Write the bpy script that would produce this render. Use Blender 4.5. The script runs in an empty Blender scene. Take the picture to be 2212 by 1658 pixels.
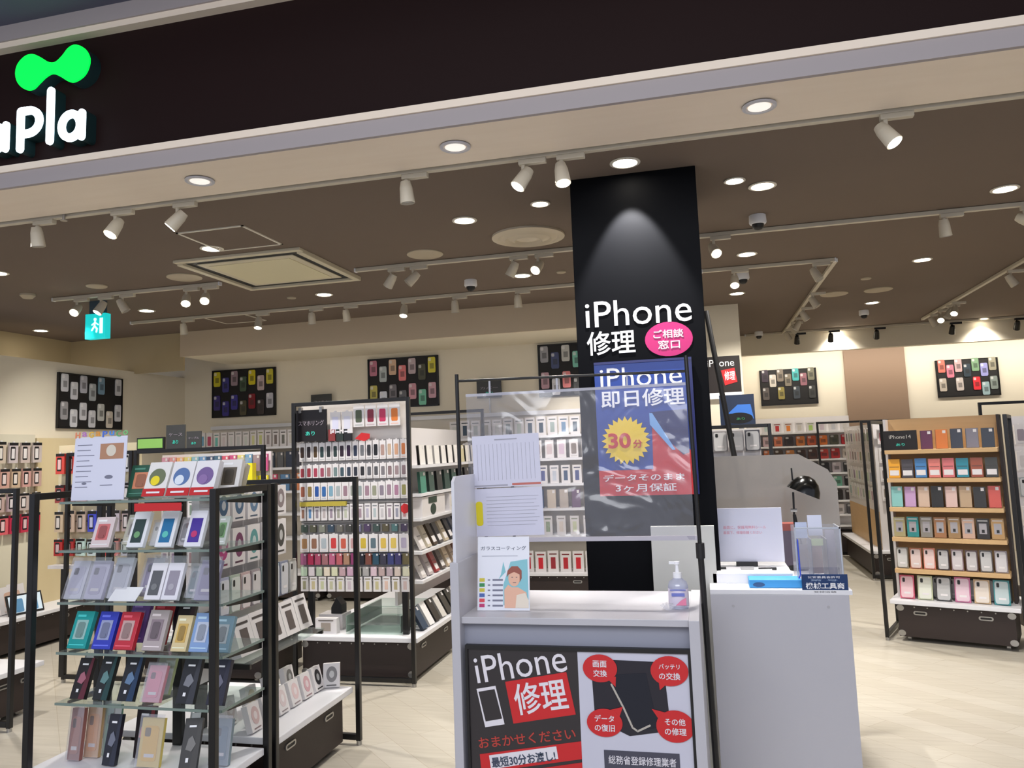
import bpy, bmesh, math, random
from mathutils import Vector, Matrix, Euler
random.seed(7)
sc = bpy.context.scene
COL = sc.collection
PI = math.pi
# ---------------------------------------------------------------- camera, world, exposure
yaw, pitch, roll = math.radians(13.55), math.radians(6.14), math.radians(-2.136)
fwd = Vector((-math.sin(yaw)*math.cos(pitch), math.cos(yaw)*math.cos(pitch), math.sin(pitch)))
rt = Vector((math.cos(yaw), math.sin(yaw), 0)); up = rt.cross(fwd)
R2 = rt*math.cos(roll) + up*math.sin(roll); U2 = -rt*math.sin(roll) + up*math.cos(roll)
cam = bpy.data.cameras.new('camera'); cam.sensor_width = 36; cam.lens = 1686/2212*36
cam.shift_y = -38/2212; cam.clip_start = .05
cam_o = bpy.data.objects.new('camera', cam); COL.objects.link(cam_o)
M = Matrix((R2, U2, -fwd)).transposed().to_4x4(); M.translation = (0, 0, 1.5)
cam_o.matrix_world = M
sc.camera = cam_o
w = bpy.data.worlds.new('mall_light'); sc.world = w; w.use_nodes = True
w.node_tree.nodes['Background'].inputs[0].default_value = (.80, .84, 1.0, 1)
w.node_tree.nodes['Background'].inputs[1].default_value = .50
vs = sc.view_settings
vs.view_transform = 'Standard'; vs.look = 'None'; vs.gamma = 1; vs.use_curve_mapping = False
vs.exposure = 0.62

def lamp(kind, name, loc, energy, color=(1, .95, .88), target=None, **kw):
    l = bpy.data.lights.new(name, kind); l.energy = energy; l.color = color
    for k, v in kw.items(): setattr(l, k, v)
    o = bpy.data.objects.new(name, l); COL.objects.link(o); o.location = loc
    if target is not None:
        o.rotation_euler = (Vector(target)-Vector(loc)).to_track_quat('-Z', 'Y').to_euler()
    return o
CEIL = 2.87
# large soft light of the mall ceiling outside the shop front
lamp('AREA', 'mall_ceiling_light', (-.4, -1.6, 3.5), 112, (.93, .95, 1), (-.4, 1.2, 0), shape='RECTANGLE', size=5, size_y=2)
# light trough behind the bulkhead at the right rear wall
lamp('AREA', 'cove_light', (2.9, 10.72, 2.72), 26, (1, .93, .82), (2.9, 11.3, 1.9), shape='RECTANGLE', size=4.8, size_y=.06)

# ---------------------------------------------------------------- materials
def lin(c):
    return tuple(((v/255)/12.92 if v/255 <= .04045 else ((v/255+.055)/1.055)**2.4) for v in c)
MC = {}
def mat(name, c=(200, 200, 200), rough=.5, metal=0., emit=0., spec=.5, noise=0., nscale=20., bump=0.):
    if name in MC: return MC[name]
    m = bpy.data.materials.new(name); m.use_nodes = True; nt = m.node_tree
    b = nt.nodes['Principled BSDF']; col = lin(c)+(1,)
    b.inputs['Base Color'].default_value = col
    b.inputs['Roughness'].default_value = rough; b.inputs['Metallic'].default_value = metal
    b.inputs['Specular IOR Level'].default_value = spec
    if emit:
        b.inputs['Emission Color'].default_value = col; b.inputs['Emission Strength'].default_value = emit
    if noise or bump:
        tc = nt.nodes.new('ShaderNodeTexCoord'); n = nt.nodes.new('ShaderNodeTexNoise')
        n.inputs['Scale'].default_value = nscale; n.inputs['Detail'].default_value = 4
        nt.links.new(tc.outputs['Object'], n.inputs['Vector'])
        if noise:
            mx = nt.nodes.new('ShaderNodeMix'); mx.data_type = 'RGBA'
            mx.inputs['A'].default_value = tuple(v*(1-noise) for v in col[:3])+(1,)
            mx.inputs['B'].default_value = tuple(min(1, v*(1+noise)) for v in col[:3])+(1,)
            nt.links.new(n.outputs['Fac'], mx.inputs['Factor']); nt.links.new(mx.outputs['Result'], b.inputs['Base Color'])
        if bump:
            bp = nt.nodes.new('ShaderNodeBump'); bp.inputs['Strength'].default_value = bump
            nt.links.new(n.outputs['Fac'], bp.inputs['Height']); nt.links.new(bp.outputs['Normal'], b.inputs['Normal'])
    MC[name] = m; return m
def mat_obj(name, rough=.45, k=1.0, mixwhite=0.):
    """takes the colour of the object it is on"""
    if name in MC: return MC[name]
    m = bpy.data.materials.new(name); m.use_nodes = True; nt = m.node_tree; b = nt.nodes['Principled BSDF']
    oi = nt.nodes.new('ShaderNodeObjectInfo'); mx = nt.nodes.new('ShaderNodeMix'); mx.data_type = 'RGBA'
    mx.inputs['Factor'].default_value = mixwhite; mx.inputs['B'].default_value = (.8, .8, .8, 1)
    if k != 1: mx.inputs['B'].default_value = (.02, .02, .02, 1)
    nt.links.new(oi.outputs['Color'], mx.inputs['A']); nt.links.new(mx.outputs['Result'], b.inputs['Base Color'])
    b.inputs['Roughness'].default_value = rough
    MC[name] = m; return m
def mat_clear(name, tint=(1, 1, 1), haze=.08, gloss=.08, hazecol=(.8, .8, .85), rough=.05, bump=0.):
    if name in MC: return MC[name]
    m = bpy.data.materials.new(name); m.use_nodes = True; nt = m.node_tree
    for n in list(nt.nodes):
        if n.type != 'OUTPUT_MATERIAL': nt.nodes.remove(n)
    out = nt.nodes['Material Output']
    t = nt.nodes.new('ShaderNodeBsdfTransparent'); t.inputs[0].default_value = tint+(1,)
    g = nt.nodes.new('ShaderNodeBsdfGlossy'); g.inputs['Roughness'].default_value = rough
    d = nt.nodes.new('ShaderNodeBsdfDiffuse'); d.inputs[0].default_value = hazecol+(1,)
    m1 = nt.nodes.new('ShaderNodeMixShader'); m1.inputs[0].default_value = haze
    m2 = nt.nodes.new('ShaderNodeMixShader'); m2.inputs[0].default_value = gloss
    nt.links.new(t.outputs[0], m1.inputs[1]); nt.links.new(d.outputs[0], m1.inputs[2])
    nt.links.new(m1.outputs[0], m2.inputs[1]); nt.links.new(g.outputs[0], m2.inputs[2]); nt.links.new(m2.outputs[0], out.inputs[0])
    if bump:
        tc = nt.nodes.new('ShaderNodeTexCoord'); n = nt.nodes.new('ShaderNodeTexNoise'); n.inputs['Scale'].default_value = 4
        n.inputs['Distortion'].default_value = 1.5
        bp = nt.nodes.new('ShaderNodeBump'); bp.inputs['Strength'].default_value = bump; bp.inputs['Distance'].default_value = .1
        nt.links.new(tc.outputs['Object'], n.inputs['Vector']); nt.links.new(n.outputs['Fac'], bp.inputs['Height'])
        nt.links.new(bp.outputs['Normal'], g.inputs['Normal'])
    MC[name] = m; return m
def mat_wood(name, c1, c2, scale=(1, 8, 1), rough=.5):
    m = bpy.data.materials.new(name); m.use_nodes = True; nt = m.node_tree; b = nt.nodes['Principled BSDF']
    tc = nt.nodes.new('ShaderNodeTexCoord'); mp = nt.nodes.new('ShaderNodeMapping'); mp.inputs['Scale'].default_value = scale
    n = nt.nodes.new('ShaderNodeTexNoise'); n.inputs['Scale'].default_value = 6; n.inputs['Detail'].default_value = 6
    mx = nt.nodes.new('ShaderNodeMix'); mx.data_type = 'RGBA'
    mx.inputs['A'].default_value = lin(c1)+(1,); mx.inputs['B'].default_value = lin(c2)+(1,)
    nt.links.new(tc.outputs['Object'], mp.inputs['Vector']); nt.links.new(mp.outputs[0], n.inputs['Vector'])
    nt.links.new(n.outputs['Fac'], mx.inputs['Factor']); nt.links.new(mx.outputs['Result'], b.inputs['Base Color'])
    b.inputs['Roughness'].default_value = rough; MC[name] = m; return m
def mat_floor():
    m = bpy.data.materials.new('floor_planks'); m.use_nodes = True; nt = m.node_tree; b = nt.nodes['Principled BSDF']
    tc = nt.nodes.new('ShaderNodeTexCoord'); mp = nt.nodes.new('ShaderNodeMapping')
    mp.inputs['Rotation'].default_value = (0, 0, math.radians(45))
    br = nt.nodes.new('ShaderNodeTexBrick'); br.inputs['Scale'].default_value = 1
    br.inputs['Brick Width'].default_value = .9; br.inputs['Row Height'].default_value = .15
    br.inputs['Mortar Size'].default_value = .0015; br.inputs['Mortar'].default_value = lin((162, 152, 134))+(1,)
    br.inputs['Color1'].default_value = lin((190, 184, 172))+(1,); br.inputs['Color2'].default_value = lin((180, 173, 159))+(1,)
    mp2 = nt.nodes.new('ShaderNodeMapping'); mp2.inputs['Rotation'].default_value = (0, 0, math.radians(45)); mp2.inputs['Scale'].default_value = (1.2, 14, 1)
    n = nt.nodes.new('ShaderNodeTexNoise'); n.inputs['Scale'].default_value = 2.5; n.inputs['Detail'].default_value = 5
    mx = nt.nodes.new('ShaderNodeMix'); mx.data_type = 'RGBA'; mx.blend_type = 'MULTIPLY'; mx.inputs['Factor'].default_value = .35
    cr = nt.nodes.new('ShaderNodeValToRGB'); cr.color_ramp.elements[0].color = (.62, .6, .56, 1); cr.color_ramp.elements[0].position = .3
    cr.color_ramp.elements[1].color = (1, 1, 1, 1); cr.color_ramp.elements[1].position = .7
    L = nt.links.new
    L(tc.outputs['Object'], mp.inputs[0]); L(mp.outputs[0], br.inputs['Vector']); L(tc.outputs['Object'], mp2.inputs[0])
    L(mp2.outputs[0], n.inputs['Vector']); L(n.outputs['Fac'], cr.inputs[0]); L(br.outputs['Color'], mx.inputs['A']); L(cr.outputs[0], mx.inputs['B'])
    L(mx.outputs['Result'], b.inputs['Base Color']); b.inputs['Roughness'].default_value = .38
    return m

WHITE = mat('white_plastic', (226, 226, 228), .4)
WMEL = mat('white_melamine', (222, 222, 226), .35)
BLK = mat('black_steel', (14, 13, 13), .35)
DKB = mat('dark_brown_board', (44, 33, 30), .55)
SIL = mat('silver_metal', (170, 168, 165), .35, .8)
CREAM = mat('cream_wall', (226, 217, 196), .85, noise=.03, nscale=3)
TRK = mat('track_cream', (196, 188, 170), .5)
OC = mat_obj('printed_colour', .4)
OCM = mat_obj('printed_colour_pale', .4, 1, .55)
OCD = mat_obj('printed_colour_deep', .4, .5, .6)
PACK = mat('pack_white', (218, 214, 214), .35)
PINK = mat('pack_blush', (205, 184, 184), .4)
GREYL = mat('grey_window', (150, 146, 150), .3)
INK = mat('ink_black', (18, 17, 18), .5)
CLEARP = mat_clear('clear_plastic', (.96, .96, .97), .10, .10)
GLASS = mat_clear('shelf_glass', (.90, .96, .93), .05, .12)
GEDGE = mat('glass_edge', (118, 134, 126), .2)

# ---------------------------------------------------------------- mesh building
class MB:
    def __init__(s): s.v = []; s.f = []; s.m = []
    def add(s, vs, fs, mi=0):
        o = len(s.v); s.v += [tuple(v) for v in vs]
        for f in fs: s.f.append([i+o for i in f]); s.m.append(mi)
        return s
    def box(s, x0, x1, y0, y1, z0, z1, mi=0, T=None):
        vs = [(x, y, z) for x in (x0, x1) for y in (y0, y1) for z in (z0, z1)]
        if T is not None: vs = [T @ Vector(v) for v in vs]
        return s.add(vs, [(0, 1, 3, 2), (4, 6, 7, 5), (0, 4, 5, 1), (2, 3, 7, 6), (0, 2, 6, 4), (1, 5, 7, 3)], mi)
    def prism(s, pts, y0, y1, mi=0, T=None):
        """outline in the x-z plane, front face at y0"""
        n = len(pts); vs = [(p[0], y0, p[1]) for p in pts]+[(p[0], y1, p[1]) for p in pts]
        if T is not None: vs = [T @ Vector(v) for v in vs]
        a = sum(pts[i][0]*pts[(i+1) % n][1]-pts[(i+1) % n][0]*pts[i][1] for i in range(n))
        fs = [list(range(n)), list(range(2*n-1, n-1, -1))]+[(i, i+n, (i+1) % n+n, (i+1) % n) for i in range(n)]
        if a < 0: fs = [f[::-1] for f in fs]
        return s.add(vs, fs, mi)
    def cyl(s, p, q, r, mi=0, n=12, r2=None, cap=True):
        p, q = Vector(p), Vector(q); d = (q-p).normalized(); a = d.orthogonal().normalized(); b = d.cross(a)
        r2 = r if r2 is None else r2
        vs = [p+(a*math.cos(2*PI*i/n)+b*math.sin(2*PI*i/n))*r for i in range(n)]+[q+(a*math.cos(2*PI*i/n)+b*math.sin(2*PI*i/n))*r2 for i in range(n)]
        fs = [(i, (i+1) % n, (i+1) % n+n, i+n) for i in range(n)]
        if cap: fs += [list(range(n))[::-1], list(range(n, 2*n))]
        return s.add(vs, fs, mi)
    def lathe(s, prof, mi=0, n=24, c=(0, 0, 0), T=None):
        vs = []; fs = []
        for r, z in prof:
            for i in range(n):
                v = Vector((c[0]+r*math.cos(2*PI*i/n), c[1]+r*math.sin(2*PI*i/n), c[2]+z)); vs.append(T @ v if T is not None else v)
        for k in range(len(prof)-1):
            for i in range(n): fs.append((k*n+i, k*n+(i+1) % n, (k+1)*n+(i+1) % n, (k+1)*n+i))
        return s.add(vs, fs, mi)
    def mesh(s, name, mats, bevel=0., smooth=False):
        me = bpy.data.meshes.new(name); me.from_pydata(s.v, [], s.f)
        for m in mats: me.materials.append(m)
        me.polygons.foreach_set('material_index', s.m)
        if bevel or True:
            bm = bmesh.new(); bm.from_mesh(me)
            if bevel: bmesh.ops.bevel(bm, geom=[e for e in bm.edges if len(e.link_faces) == 2 and e.calc_face_angle(0) > .6], offset=bevel, segments=2, affect='EDGES', profile=.6)
            if smooth or bevel == 0: bmesh.ops.recalc_face_normals(bm, faces=bm.faces)
            bm.to_mesh(me); bm.free()
        if smooth:
            me.polygons.foreach_set('use_smooth', [True]*len(me.polygons))
            me.set_sharp_from_angle(angle=math.radians(40))
        me.update(); return me
def rrect(x0, x1, z0, z1, r, n=4):
    pts = []
    for cx, cz, a in ((x1-r, z0+r, -90), (x1-r, z1-r, 0), (x0+r, z1-r, 90), (x0+r, z0+r, 180)):
        for k in range(n+1):
            t = math.radians(a+90*k/n); pts.append((cx+r*math.cos(t), cz+r*math.sin(t)))
    return pts
def ellipse(cx, cz, a, b, n=32): return [(cx+a*math.cos(2*PI*i/n), cz+b*math.sin(2*PI*i/n)) for i in range(n)]
def tag(o, label=None, cat=None, group=None, kind=None):
    if label: o['label'] = label
    if cat: o['category'] = cat
    if group: o['group'] = group
    if kind: o['kind'] = kind
    return o
def thing(name, label, cat, loc=(0, 0, 0), rot=(0, 0, 0), group=None):
    o = bpy.data.objects.new(name, None); COL.objects.link(o); o.location = loc
    o.rotation_euler = rot if isinstance(rot, (tuple, list)) else (0, 0, rot); o.empty_display_size = .1
    return tag(o, label, cat, group)
def part(name, mb, mats, parent=None, bevel=0., smooth=False, label=None, color=None, kind=None):
    me = mb if isinstance(mb, bpy.types.Mesh) else mb.mesh(name, mats if isinstance(mats, (list, tuple)) else [mats], bevel, smooth)
    o = bpy.data.objects.new(name, me); COL.objects.link(o)
    if parent: o.parent = parent
    if label: o['label'] = label
    if color: o.color = lin(color)+(1,)
    if kind: o['kind'] = kind
    return o
def solo(name, mb, mats, label, cat, loc=(0, 0, 0), rot=(0, 0, 0), group=None, **kw):
    o = part(name, mb, mats, None, **kw); o.location = loc; o.rotation_euler = rot if isinstance(rot, (tuple, list)) else (0, 0, rot)
    return tag(o, label, cat, group)
def struct(name, mb, mats, parent=None, **kw):
    o = part(name, mb, mats, parent, **kw)
    if parent is None: o['kind'] = 'structure'
    return o
def lettering(s, parent, x0, x1, z0, z1, y, m, bold=0., rot=0., depth=.002, keep=False, name='lettering', origin=None):
    """text on a face turned to -y, filling the box x0..x1, z0..z1; rot turns it about its lower left corner"""
    cu = bpy.data.curves.new(name, 'FONT'); cu.body = s; cu.extrude = .001; cu.offset = bold; cu.resolution_u = 3
    t = bpy.data.objects.new(name, cu); COL.objects.link(t)
    bpy.context.view_layer.update()
    me = bpy.data.meshes.new_from_object(t.evaluated_get(bpy.context.evaluated_depsgraph_get()))
    bpy.data.objects.remove(t); bpy.data.curves.remove(cu)
    if not len(me.vertices): return None
    xs = [v.co.x for v in me.vertices]; ys = [v.co.y for v in me.vertices]; zs = [v.co.z for v in me.vertices]
    wx, wy = max(xs)-min(xs), max(ys)-min(ys); sx, sz = (x1-x0)/wx, (z1-z0)/wy
    if keep: sx = sz = min(sx, sz)
    c, sn = math.cos(rot), math.sin(rot)
    for v in me.vertices:
        a = (v.co.x-min(xs))*sx; b = (v.co.y-min(ys))*sz
        if keep: a += ((x1-x0)-wx*sx)/2; b += ((z1-z0)-wy*sz)/2
        v.co = (x0+a*c-b*sn, y-(depth if v.co.z > 0 else 0), z0+a*sn+b*c)
    me.materials.clear(); me.materials.append(m)
    o = bpy.data.objects.new(name, me); COL.objects.link(o); o.parent = parent
    return o
ORD = ['leftmost', 'second', 'third', 'fourth', 'fifth', 'sixth', 'seventh', 'eighth', 'ninth', 'tenth', 'eleventh', 'twelfth', 'thirteenth', 'fourteenth', 'fifteenth', 'sixteenth', 'seventeenth', 'eighteenth', 'nineteenth', 'twentieth']
for t_ in ('twenty', 'thirty', 'forty'):
    ORD += [t_+'-'+q for q in ('first', 'second', 'third', 'fourth', 'fifth', 'sixth', 'seventh', 'eighth', 'ninth')]+[{'twenty': 'thirtieth', 'thirty': 'fortieth', 'forty': 'fiftieth'}[t_]]
def ordl(i): return 'leftmost' if i == 0 else ORD[i]+' from left'

# ---------------------------------------------------------------- the room
def slab(name, x0, x1, y0, y1, z0, z1, m): return struct(name, MB().box(x0, x1, y0, y1, z0, z1), m)
slab('floor', -9, 7, -4, 12.5, -.1, 0, mat_floor())
CEILM = mat('brown_ceiling', (110, 96, 84), .9, noise=.04, nscale=2)
slab('ceiling', -8, 6, 3.40, 12.5, CEIL, 2.97, CEILM)
slab('wall_left', -6.0, -5.9, 3.6, 8.0, 0, 2.49, CREAM)
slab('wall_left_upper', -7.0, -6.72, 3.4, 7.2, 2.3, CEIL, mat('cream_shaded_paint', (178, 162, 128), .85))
slab('wall_back', -7.0, .41, 8.0, 8.15, 0, CEIL, CREAM)
slab('wall_back_return', .33, .41, 8.15, 11.3, 0, CEIL, CREAM)
slab('wall_back_right', .41, 5.3, 11.3, 11.45, 0, CEIL, mat('pale_wall', (222, 214, 196), .85))
slab('wall_right', 5.3, 5.4, 3.4, 11.4, 0, CEIL, CREAM)
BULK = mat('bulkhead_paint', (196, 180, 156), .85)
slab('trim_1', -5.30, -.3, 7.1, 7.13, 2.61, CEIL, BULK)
slab('trim_10', -5.30, -.3, 7.13, 8.0, 2.612, 2.63, CREAM)  # bulkhead underside, same paint; light from the floor put into paler cream
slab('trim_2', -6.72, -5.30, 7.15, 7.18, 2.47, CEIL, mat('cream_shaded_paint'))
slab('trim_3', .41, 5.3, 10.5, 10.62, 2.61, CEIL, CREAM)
slab('trim_4', 1.90, 2.66, 11.27, 11.298, 0, 2.86, mat('brown_panel', (142, 118, 98), .6))
# shop front: soffit, frame bands, sign panel, mall ceiling
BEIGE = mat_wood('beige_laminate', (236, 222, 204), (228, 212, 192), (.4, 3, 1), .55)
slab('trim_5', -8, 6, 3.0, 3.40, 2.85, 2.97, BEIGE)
slab('trim_6', -8, 6, 2.98, 3.0, 2.85, 2.925, mat('band_cool_shade', (158, 150, 150), .6))  # beige frame face; cool mall light and shading put into its grey
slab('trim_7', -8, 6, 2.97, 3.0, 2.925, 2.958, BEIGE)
slab('wall_sign', -8, 6, 3.02, 3.3, 2.958, 3.56, mat('sign_panel_dark', (30, 16, 15), .6, spec=.12, noise=.08, nscale=1.5))
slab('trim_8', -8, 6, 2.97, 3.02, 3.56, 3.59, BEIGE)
slab('trim_9', -8, 6, 2.96, 3.02, 3.59, 3.67, mat('band_cool_shade'))
slab('ceiling_mall', -8, 6, 1.2, 3.05, 3.67, 3.8, mat('mall_ceiling', (84, 84, 104), .8))
slab('wall_front_upper', -8, 6, 3.3, 3.4, 2.97, 3.8, CEILM)

# ---------------------------------------------------------------- the illuminated shop sign
SGW = mat('sign_letter_white', (225, 245, 255), .4, emit=2.6); SGG = mat('sign_green', (0, 235, 60), .4, emit=1.25)
SGS = mat('sign_return', (20, 46, 48), .5)
sign = thing('shop_sign', 'lit shop sign with green twin-lobed emblem above white letters Pla', 'sign', (-2.9, 3.02, 3.0))
def loc_pts(pts): return [(a+2.9, b-3.0) for a, b in pts]
def catmull(p, k=5):
    out = []; n = len(p)
    for i in range(n):
        a, b, c, d = (Vector(p[(i+j-1) % n]) for j in range(4))
        for t in range(k):
            t /= k; out.append(tuple(.5*((2*b)+(c-a)*t+(2*a-5*b+4*c-d)*t*t+(3*b-a-3*c+d)*t**3)))
    return out
blob = [(-3.128, 3.402), (-3.116, 3.448), (-3.076, 3.481), (-3.031, 3.485), (-2.984, 3.462), (-2.938, 3.431), (-2.898, 3.424), (-2.859, 3.449), (-2.824, 3.483), (-2.785, 3.492), (-2.736, 3.468), (-2.706, 3.421), (-2.707, 3.375), (-2.732, 3.332), (-2.78, 3.309), (-2.819, 3.315), (-2.864, 3.345), (-2.91, 3.368), (-2.949, 3.358), (-2.985, 3.333), (-3.024, 3.307), (-3.07, 3.314), (-3.112, 3.352)]
bp = catmull(loc_pts(blob))
part('emblem', MB().prism(bp, -.075, -.066), SGG, sign)
part('emblem_return', MB().prism([(x*.998, z) for x, z in bp], -.066, -.0), SGS, sign)
def stroke(mb, pts, wd, y0, y1, mi=0, closed=False):
    pts = [Vector(p) for p in pts]
    for i in range(len(pts)-(0 if closed else 1)):
        a, b = pts[i], pts[(i+1) % len(pts)]; d = (b-a)
        if d.length < 1e-6: continue
        d.normalize(); n = Vector((-d.y, d.x))*wd/2
        mb.prism([tuple(a+n), tuple(a-n), tuple(b-n), tuple(b+n)], y0, y1, mi)
    for p in pts: mb.prism(ellipse(p.x, p.y, wd/2, wd/2, 14), y0+.0002, y1, mi)
def letter(name, strokes, wd=.038):
    m = MB(); r = MB()
    for pts, cl in strokes:
        pts = loc_pts(pts); stroke(m, pts, wd, -.075, -.064, 0, cl); stroke(r, pts, wd*.98, -.063, 0, 0, cl)
    part(name, m, SGW, sign); part(name+'_return', r, SGS, sign)
def arc(cx, cz, a, b, t0, t1, n=12): return [(cx+a*math.cos(math.radians(t0+(t1-t0)*i/n)), cz+b*math.sin(math.radians(t0+(t1-t0)*i/n))) for i in range(n+1)]
letter('letter_l', [([(-2.92, 3.284), (-2.921, 3.037)], False)])
letter('letter_p', [([(-3.092, 3.205), (-3.091, 3.019)], False), ([(-3.09, 3.205)]+arc(-3.045, 3.148, .062, .057, 90, -90)+[(-3.09, 3.091)], False)])
letter('letter_a', [(arc(-2.803, 3.095, .052, .058, 0, 360, 20), False), ([(-2.742, 3.15), (-2.743, 3.036)], False)])
letter('second_letter_a', [(arc(-3.238, 3.092, .052, .058, 0, 360, 20), False), ([(-3.177, 3.149), (-3.178, 3.033)], False)])

# ---------------------------------------------------------------- black column with lettering
c = thing('display_column', 'tall black square column with white repair lettering and pink oval', 'column', (-.275, 4.16, 0))
part('column_body', MB().box(-.315, .315, -.30, .32, 0, CEIL-.001), mat('column_black', (8, 9, 13), .55, spec=.08), c, bevel=.003)
PW = mat('print_white', (235, 235, 238), .5); PMG = mat('print_magenta', (190, 24, 108), .5); PRED = mat('print_red', (196, 34, 38), .5)
def cx(v): return v+.275
lettering('iPhone', c, cx(-.54), cx(-.02), 2.095, 2.225, -.301, PW, .0, depth=.003)
lettering('修理', c, cx(-.54), cx(-.30), 1.955, 2.075, -.301, PW, .012, depth=.003)
part('oval_badge', MB().prism(ellipse(cx(-.137), 2.013, .115, .085), -.303, -.299), PMG, c)
lettering('ご相談', c, cx(-.21), cx(-.065), 2.018, 2.060, -.303, PW, .01, depth=.002)
lettering('窓口', c, cx(-.19), cx(-.085), 1.965, 2.008, -.303, PW, .01, depth=.002)
# blue banner fixed to the column
b = thing('blue_banner', 'blue repair banner with yellow 30-minute starburst on the black column', 'banner', (-.275, 3.855, 1.25))
def bz(v): return v-1.25
BLU = mat('banner_blue', (22, 62, 150), .4)
part('banner_sheet', MB().box(cx(-.508), cx(-.062), -.012, -.004, bz(1.262), bz(1.915)), BLU, b)
part('banner_edge', MB().box(cx(-.062), cx(-.035), -.016, -.002, bz(1.262), bz(1.915)).box(cx(-.508), cx(-.035), -.018, -.002, bz(1.905), bz(1.917)), mat('deep_blue', (14, 24, 92), .3), b)
lettering('iPhone', b, cx(-.480), cx(-.085), bz(1.79), bz(1.885), -.012, PW, .0)
lettering('即日修理', b, cx(-.480), cx(-.078), bz(1.69), bz(1.775), -.012, PW, .015)
part('red_band', MB().box(cx(-.508), cx(-.062), -.0135, -.012, bz(1.262), bz(1.385)).prism([(cx(-.245), bz(1.385)), (cx(-.062), bz(1.385)), (cx(-.062), bz(1.47)), (cx(-.24), bz(1.60))], -.0135, -.012), PRED, b)
part('phone_picture', MB().prism([(cx(-.245), bz(1.66)), (cx(-.07), bz(1.668)), (cx(-.07), bz(1.46)), (cx(-.10), bz(1.45)), (cx(-.24), bz(1.60))], -.0145, -.0135), mat('phone_print', (34, 40, 96), .2), b)
part('phone_picture_edge', MB().prism([(cx(-.25), bz(1.655)), (cx(-.236), bz(1.655)), (cx(-.135), bz(1.475)), (cx(-.15), bz(1.475)), (cx(-.25), bz(1.6))], -.0155, -.0145), mat('light_blue_print', (120, 170, 225), .3), b)
st = []
for k in range(48):
    r = .118 if k % 2 == 0 else .095; t = 2*PI*k/48; st.append((cx(-.369)+r*math.cos(t), bz(1.528)+r*math.sin(t)))
part('starburst', MB().prism(st, -.0165, -.0145), mat('print_yellow', (240, 205, 40), .5), b)
lettering('30', b, cx(-.455), cx(-.345), bz(1.49), bz(1.565), -.0165, PRED, .03)
lettering('分', b, cx(-.335), cx(-.29), bz(1.49), bz(1.53), -.0165, PRED, .02)
lettering('データそのまま', b, cx(-.488), cx(-.10), bz(1.332), bz(1.365), -.0135, PW, .01)
lettering('3ヶ月保証', b, cx(-.43), cx(-.14), bz(1.28), bz(1.318), -.0135, PW, .01)

# ---------------------------------------------------------------- ceiling lamps and fittings
GLOW = mat('downlight_glow', (255, 246, 230), .5, emit=18); RING = mat('trim_ring', (220, 214, 200), .5)
def dl_mesh():
    r = MB().lathe([(.062, 0), (.062, -.004), (.05, -.006), (.047, .0), (.046, .03)], 0, 24).mesh('trim_ring', [RING], smooth=True)
    g = MB().lathe([(.0, -.001), (.046, -.001), (.046, .0), (0, .0)], 0, 24).mesh('lamp_face', [GLOW])
    return r, g
dr, dg = dl_mesh()
dls = [(-3.01, 4.34, 'beside the ceiling air conditioner', 1), (-1.30, 4.33, 'left of the round air diffuser', 1), (-.81, 4.18, 'small one nearer the front beside the diffuser', .3),
       (-.29, 3.70, 'directly in front of the black column top', 1), (.24, 4.16, 'close right of the black column', .3), (.39, 4.30, 'bright one beside a smaller lamp right of column', 1),
       (1.74, 4.84, 'near the right edge of the photo', 1), (.39, 5.87, 'right of the column behind the long track', 1), (1.75, 6.61, 'between the two long right tracks', 1),
       (-3.04, 5.94, 'right behind the air conditioner', 1), (-1.31, 5.90, 'under the paired spotlights by the column', 1), (-4.78, 5.94, 'right of the green exit sign', 1),
       (-6.38, 6.40, 'far left corner above the wall', .5), (-4.73, 4.36, 'at the left picture edge', 1), (.38, 7.42, 'just before the rear pillar', 1), (1.76, 8.55, 'far back beside a dome camera', 1),
       (1.72, 10.42, 'washing the rear bulkhead left', .6), (3.35, 10.38, 'washing the rear bulkhead right', .6)]
for i, (x, y, wh, e) in enumerate(dls):
    t = thing('downlight', 'round recessed ceiling downlight '+wh, 'ceiling light', (x, y, CEIL-.002), group='shop ceiling downlights')
    s = .9 if e < .5 else 1.2
    t.scale = (s, s, 1)
    part('trim_ring', dr, None, t); part('lamp_face', dg, None, t)
    if i == 3: lamp('SPOT', 'downlight_beam', (x, y, CEIL-.012), 105, (1, .97, .93), (x, y+.25, 1.87), spot_size=math.radians(58), spot_blend=.45, shadow_soft_size=.012)
    else: lamp('SPOT', 'downlight_beam', (x, y, CEIL-.02), 95*e, (1, .95, .88), (x, y, 0), spot_size=math.radians(120), spot_blend=.9, shadow_soft_size=.04)
SOFG = mat('soffit_lamp_glow', (255, 252, 245), .5, emit=.38)
sr = MB().lathe([(.068, 0), (.068, -.006), (.055, -.008), (.052, .0), (.05, .05)], 0, 24).mesh('trim_ring', [mat('soffit_ring', (190, 190, 196), .4)], smooth=True)
sg = MB().lathe([(.0, .018), (.05, .018), (.05, .02), (0, .02)], 0, 24).mesh('lamp_face', [SOFG])
sg2 = MB().lathe([(.05, .0), (.05, .02)], 0, 24).mesh('reflector', [mat('soffit_ring')])
for x, wh in ((-2.28, 'left one above the gap of spotlights'), (-.99, 'middle one left of the black column'), (.30, 'right one, beyond the black column')):
    t = thing('soffit_downlight', 'dim round downlight in the beige front soffit, '+wh, 'ceiling light', (x, 3.19, 2.846), group='soffit downlights')
    part('trim_ring', sr, None, t); part('lamp_face', MB().lathe([(.0, -.0045), (.046, -.0045), (.046, -.004), (0, -.004)], 0, 24), SOFG, t)

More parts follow.
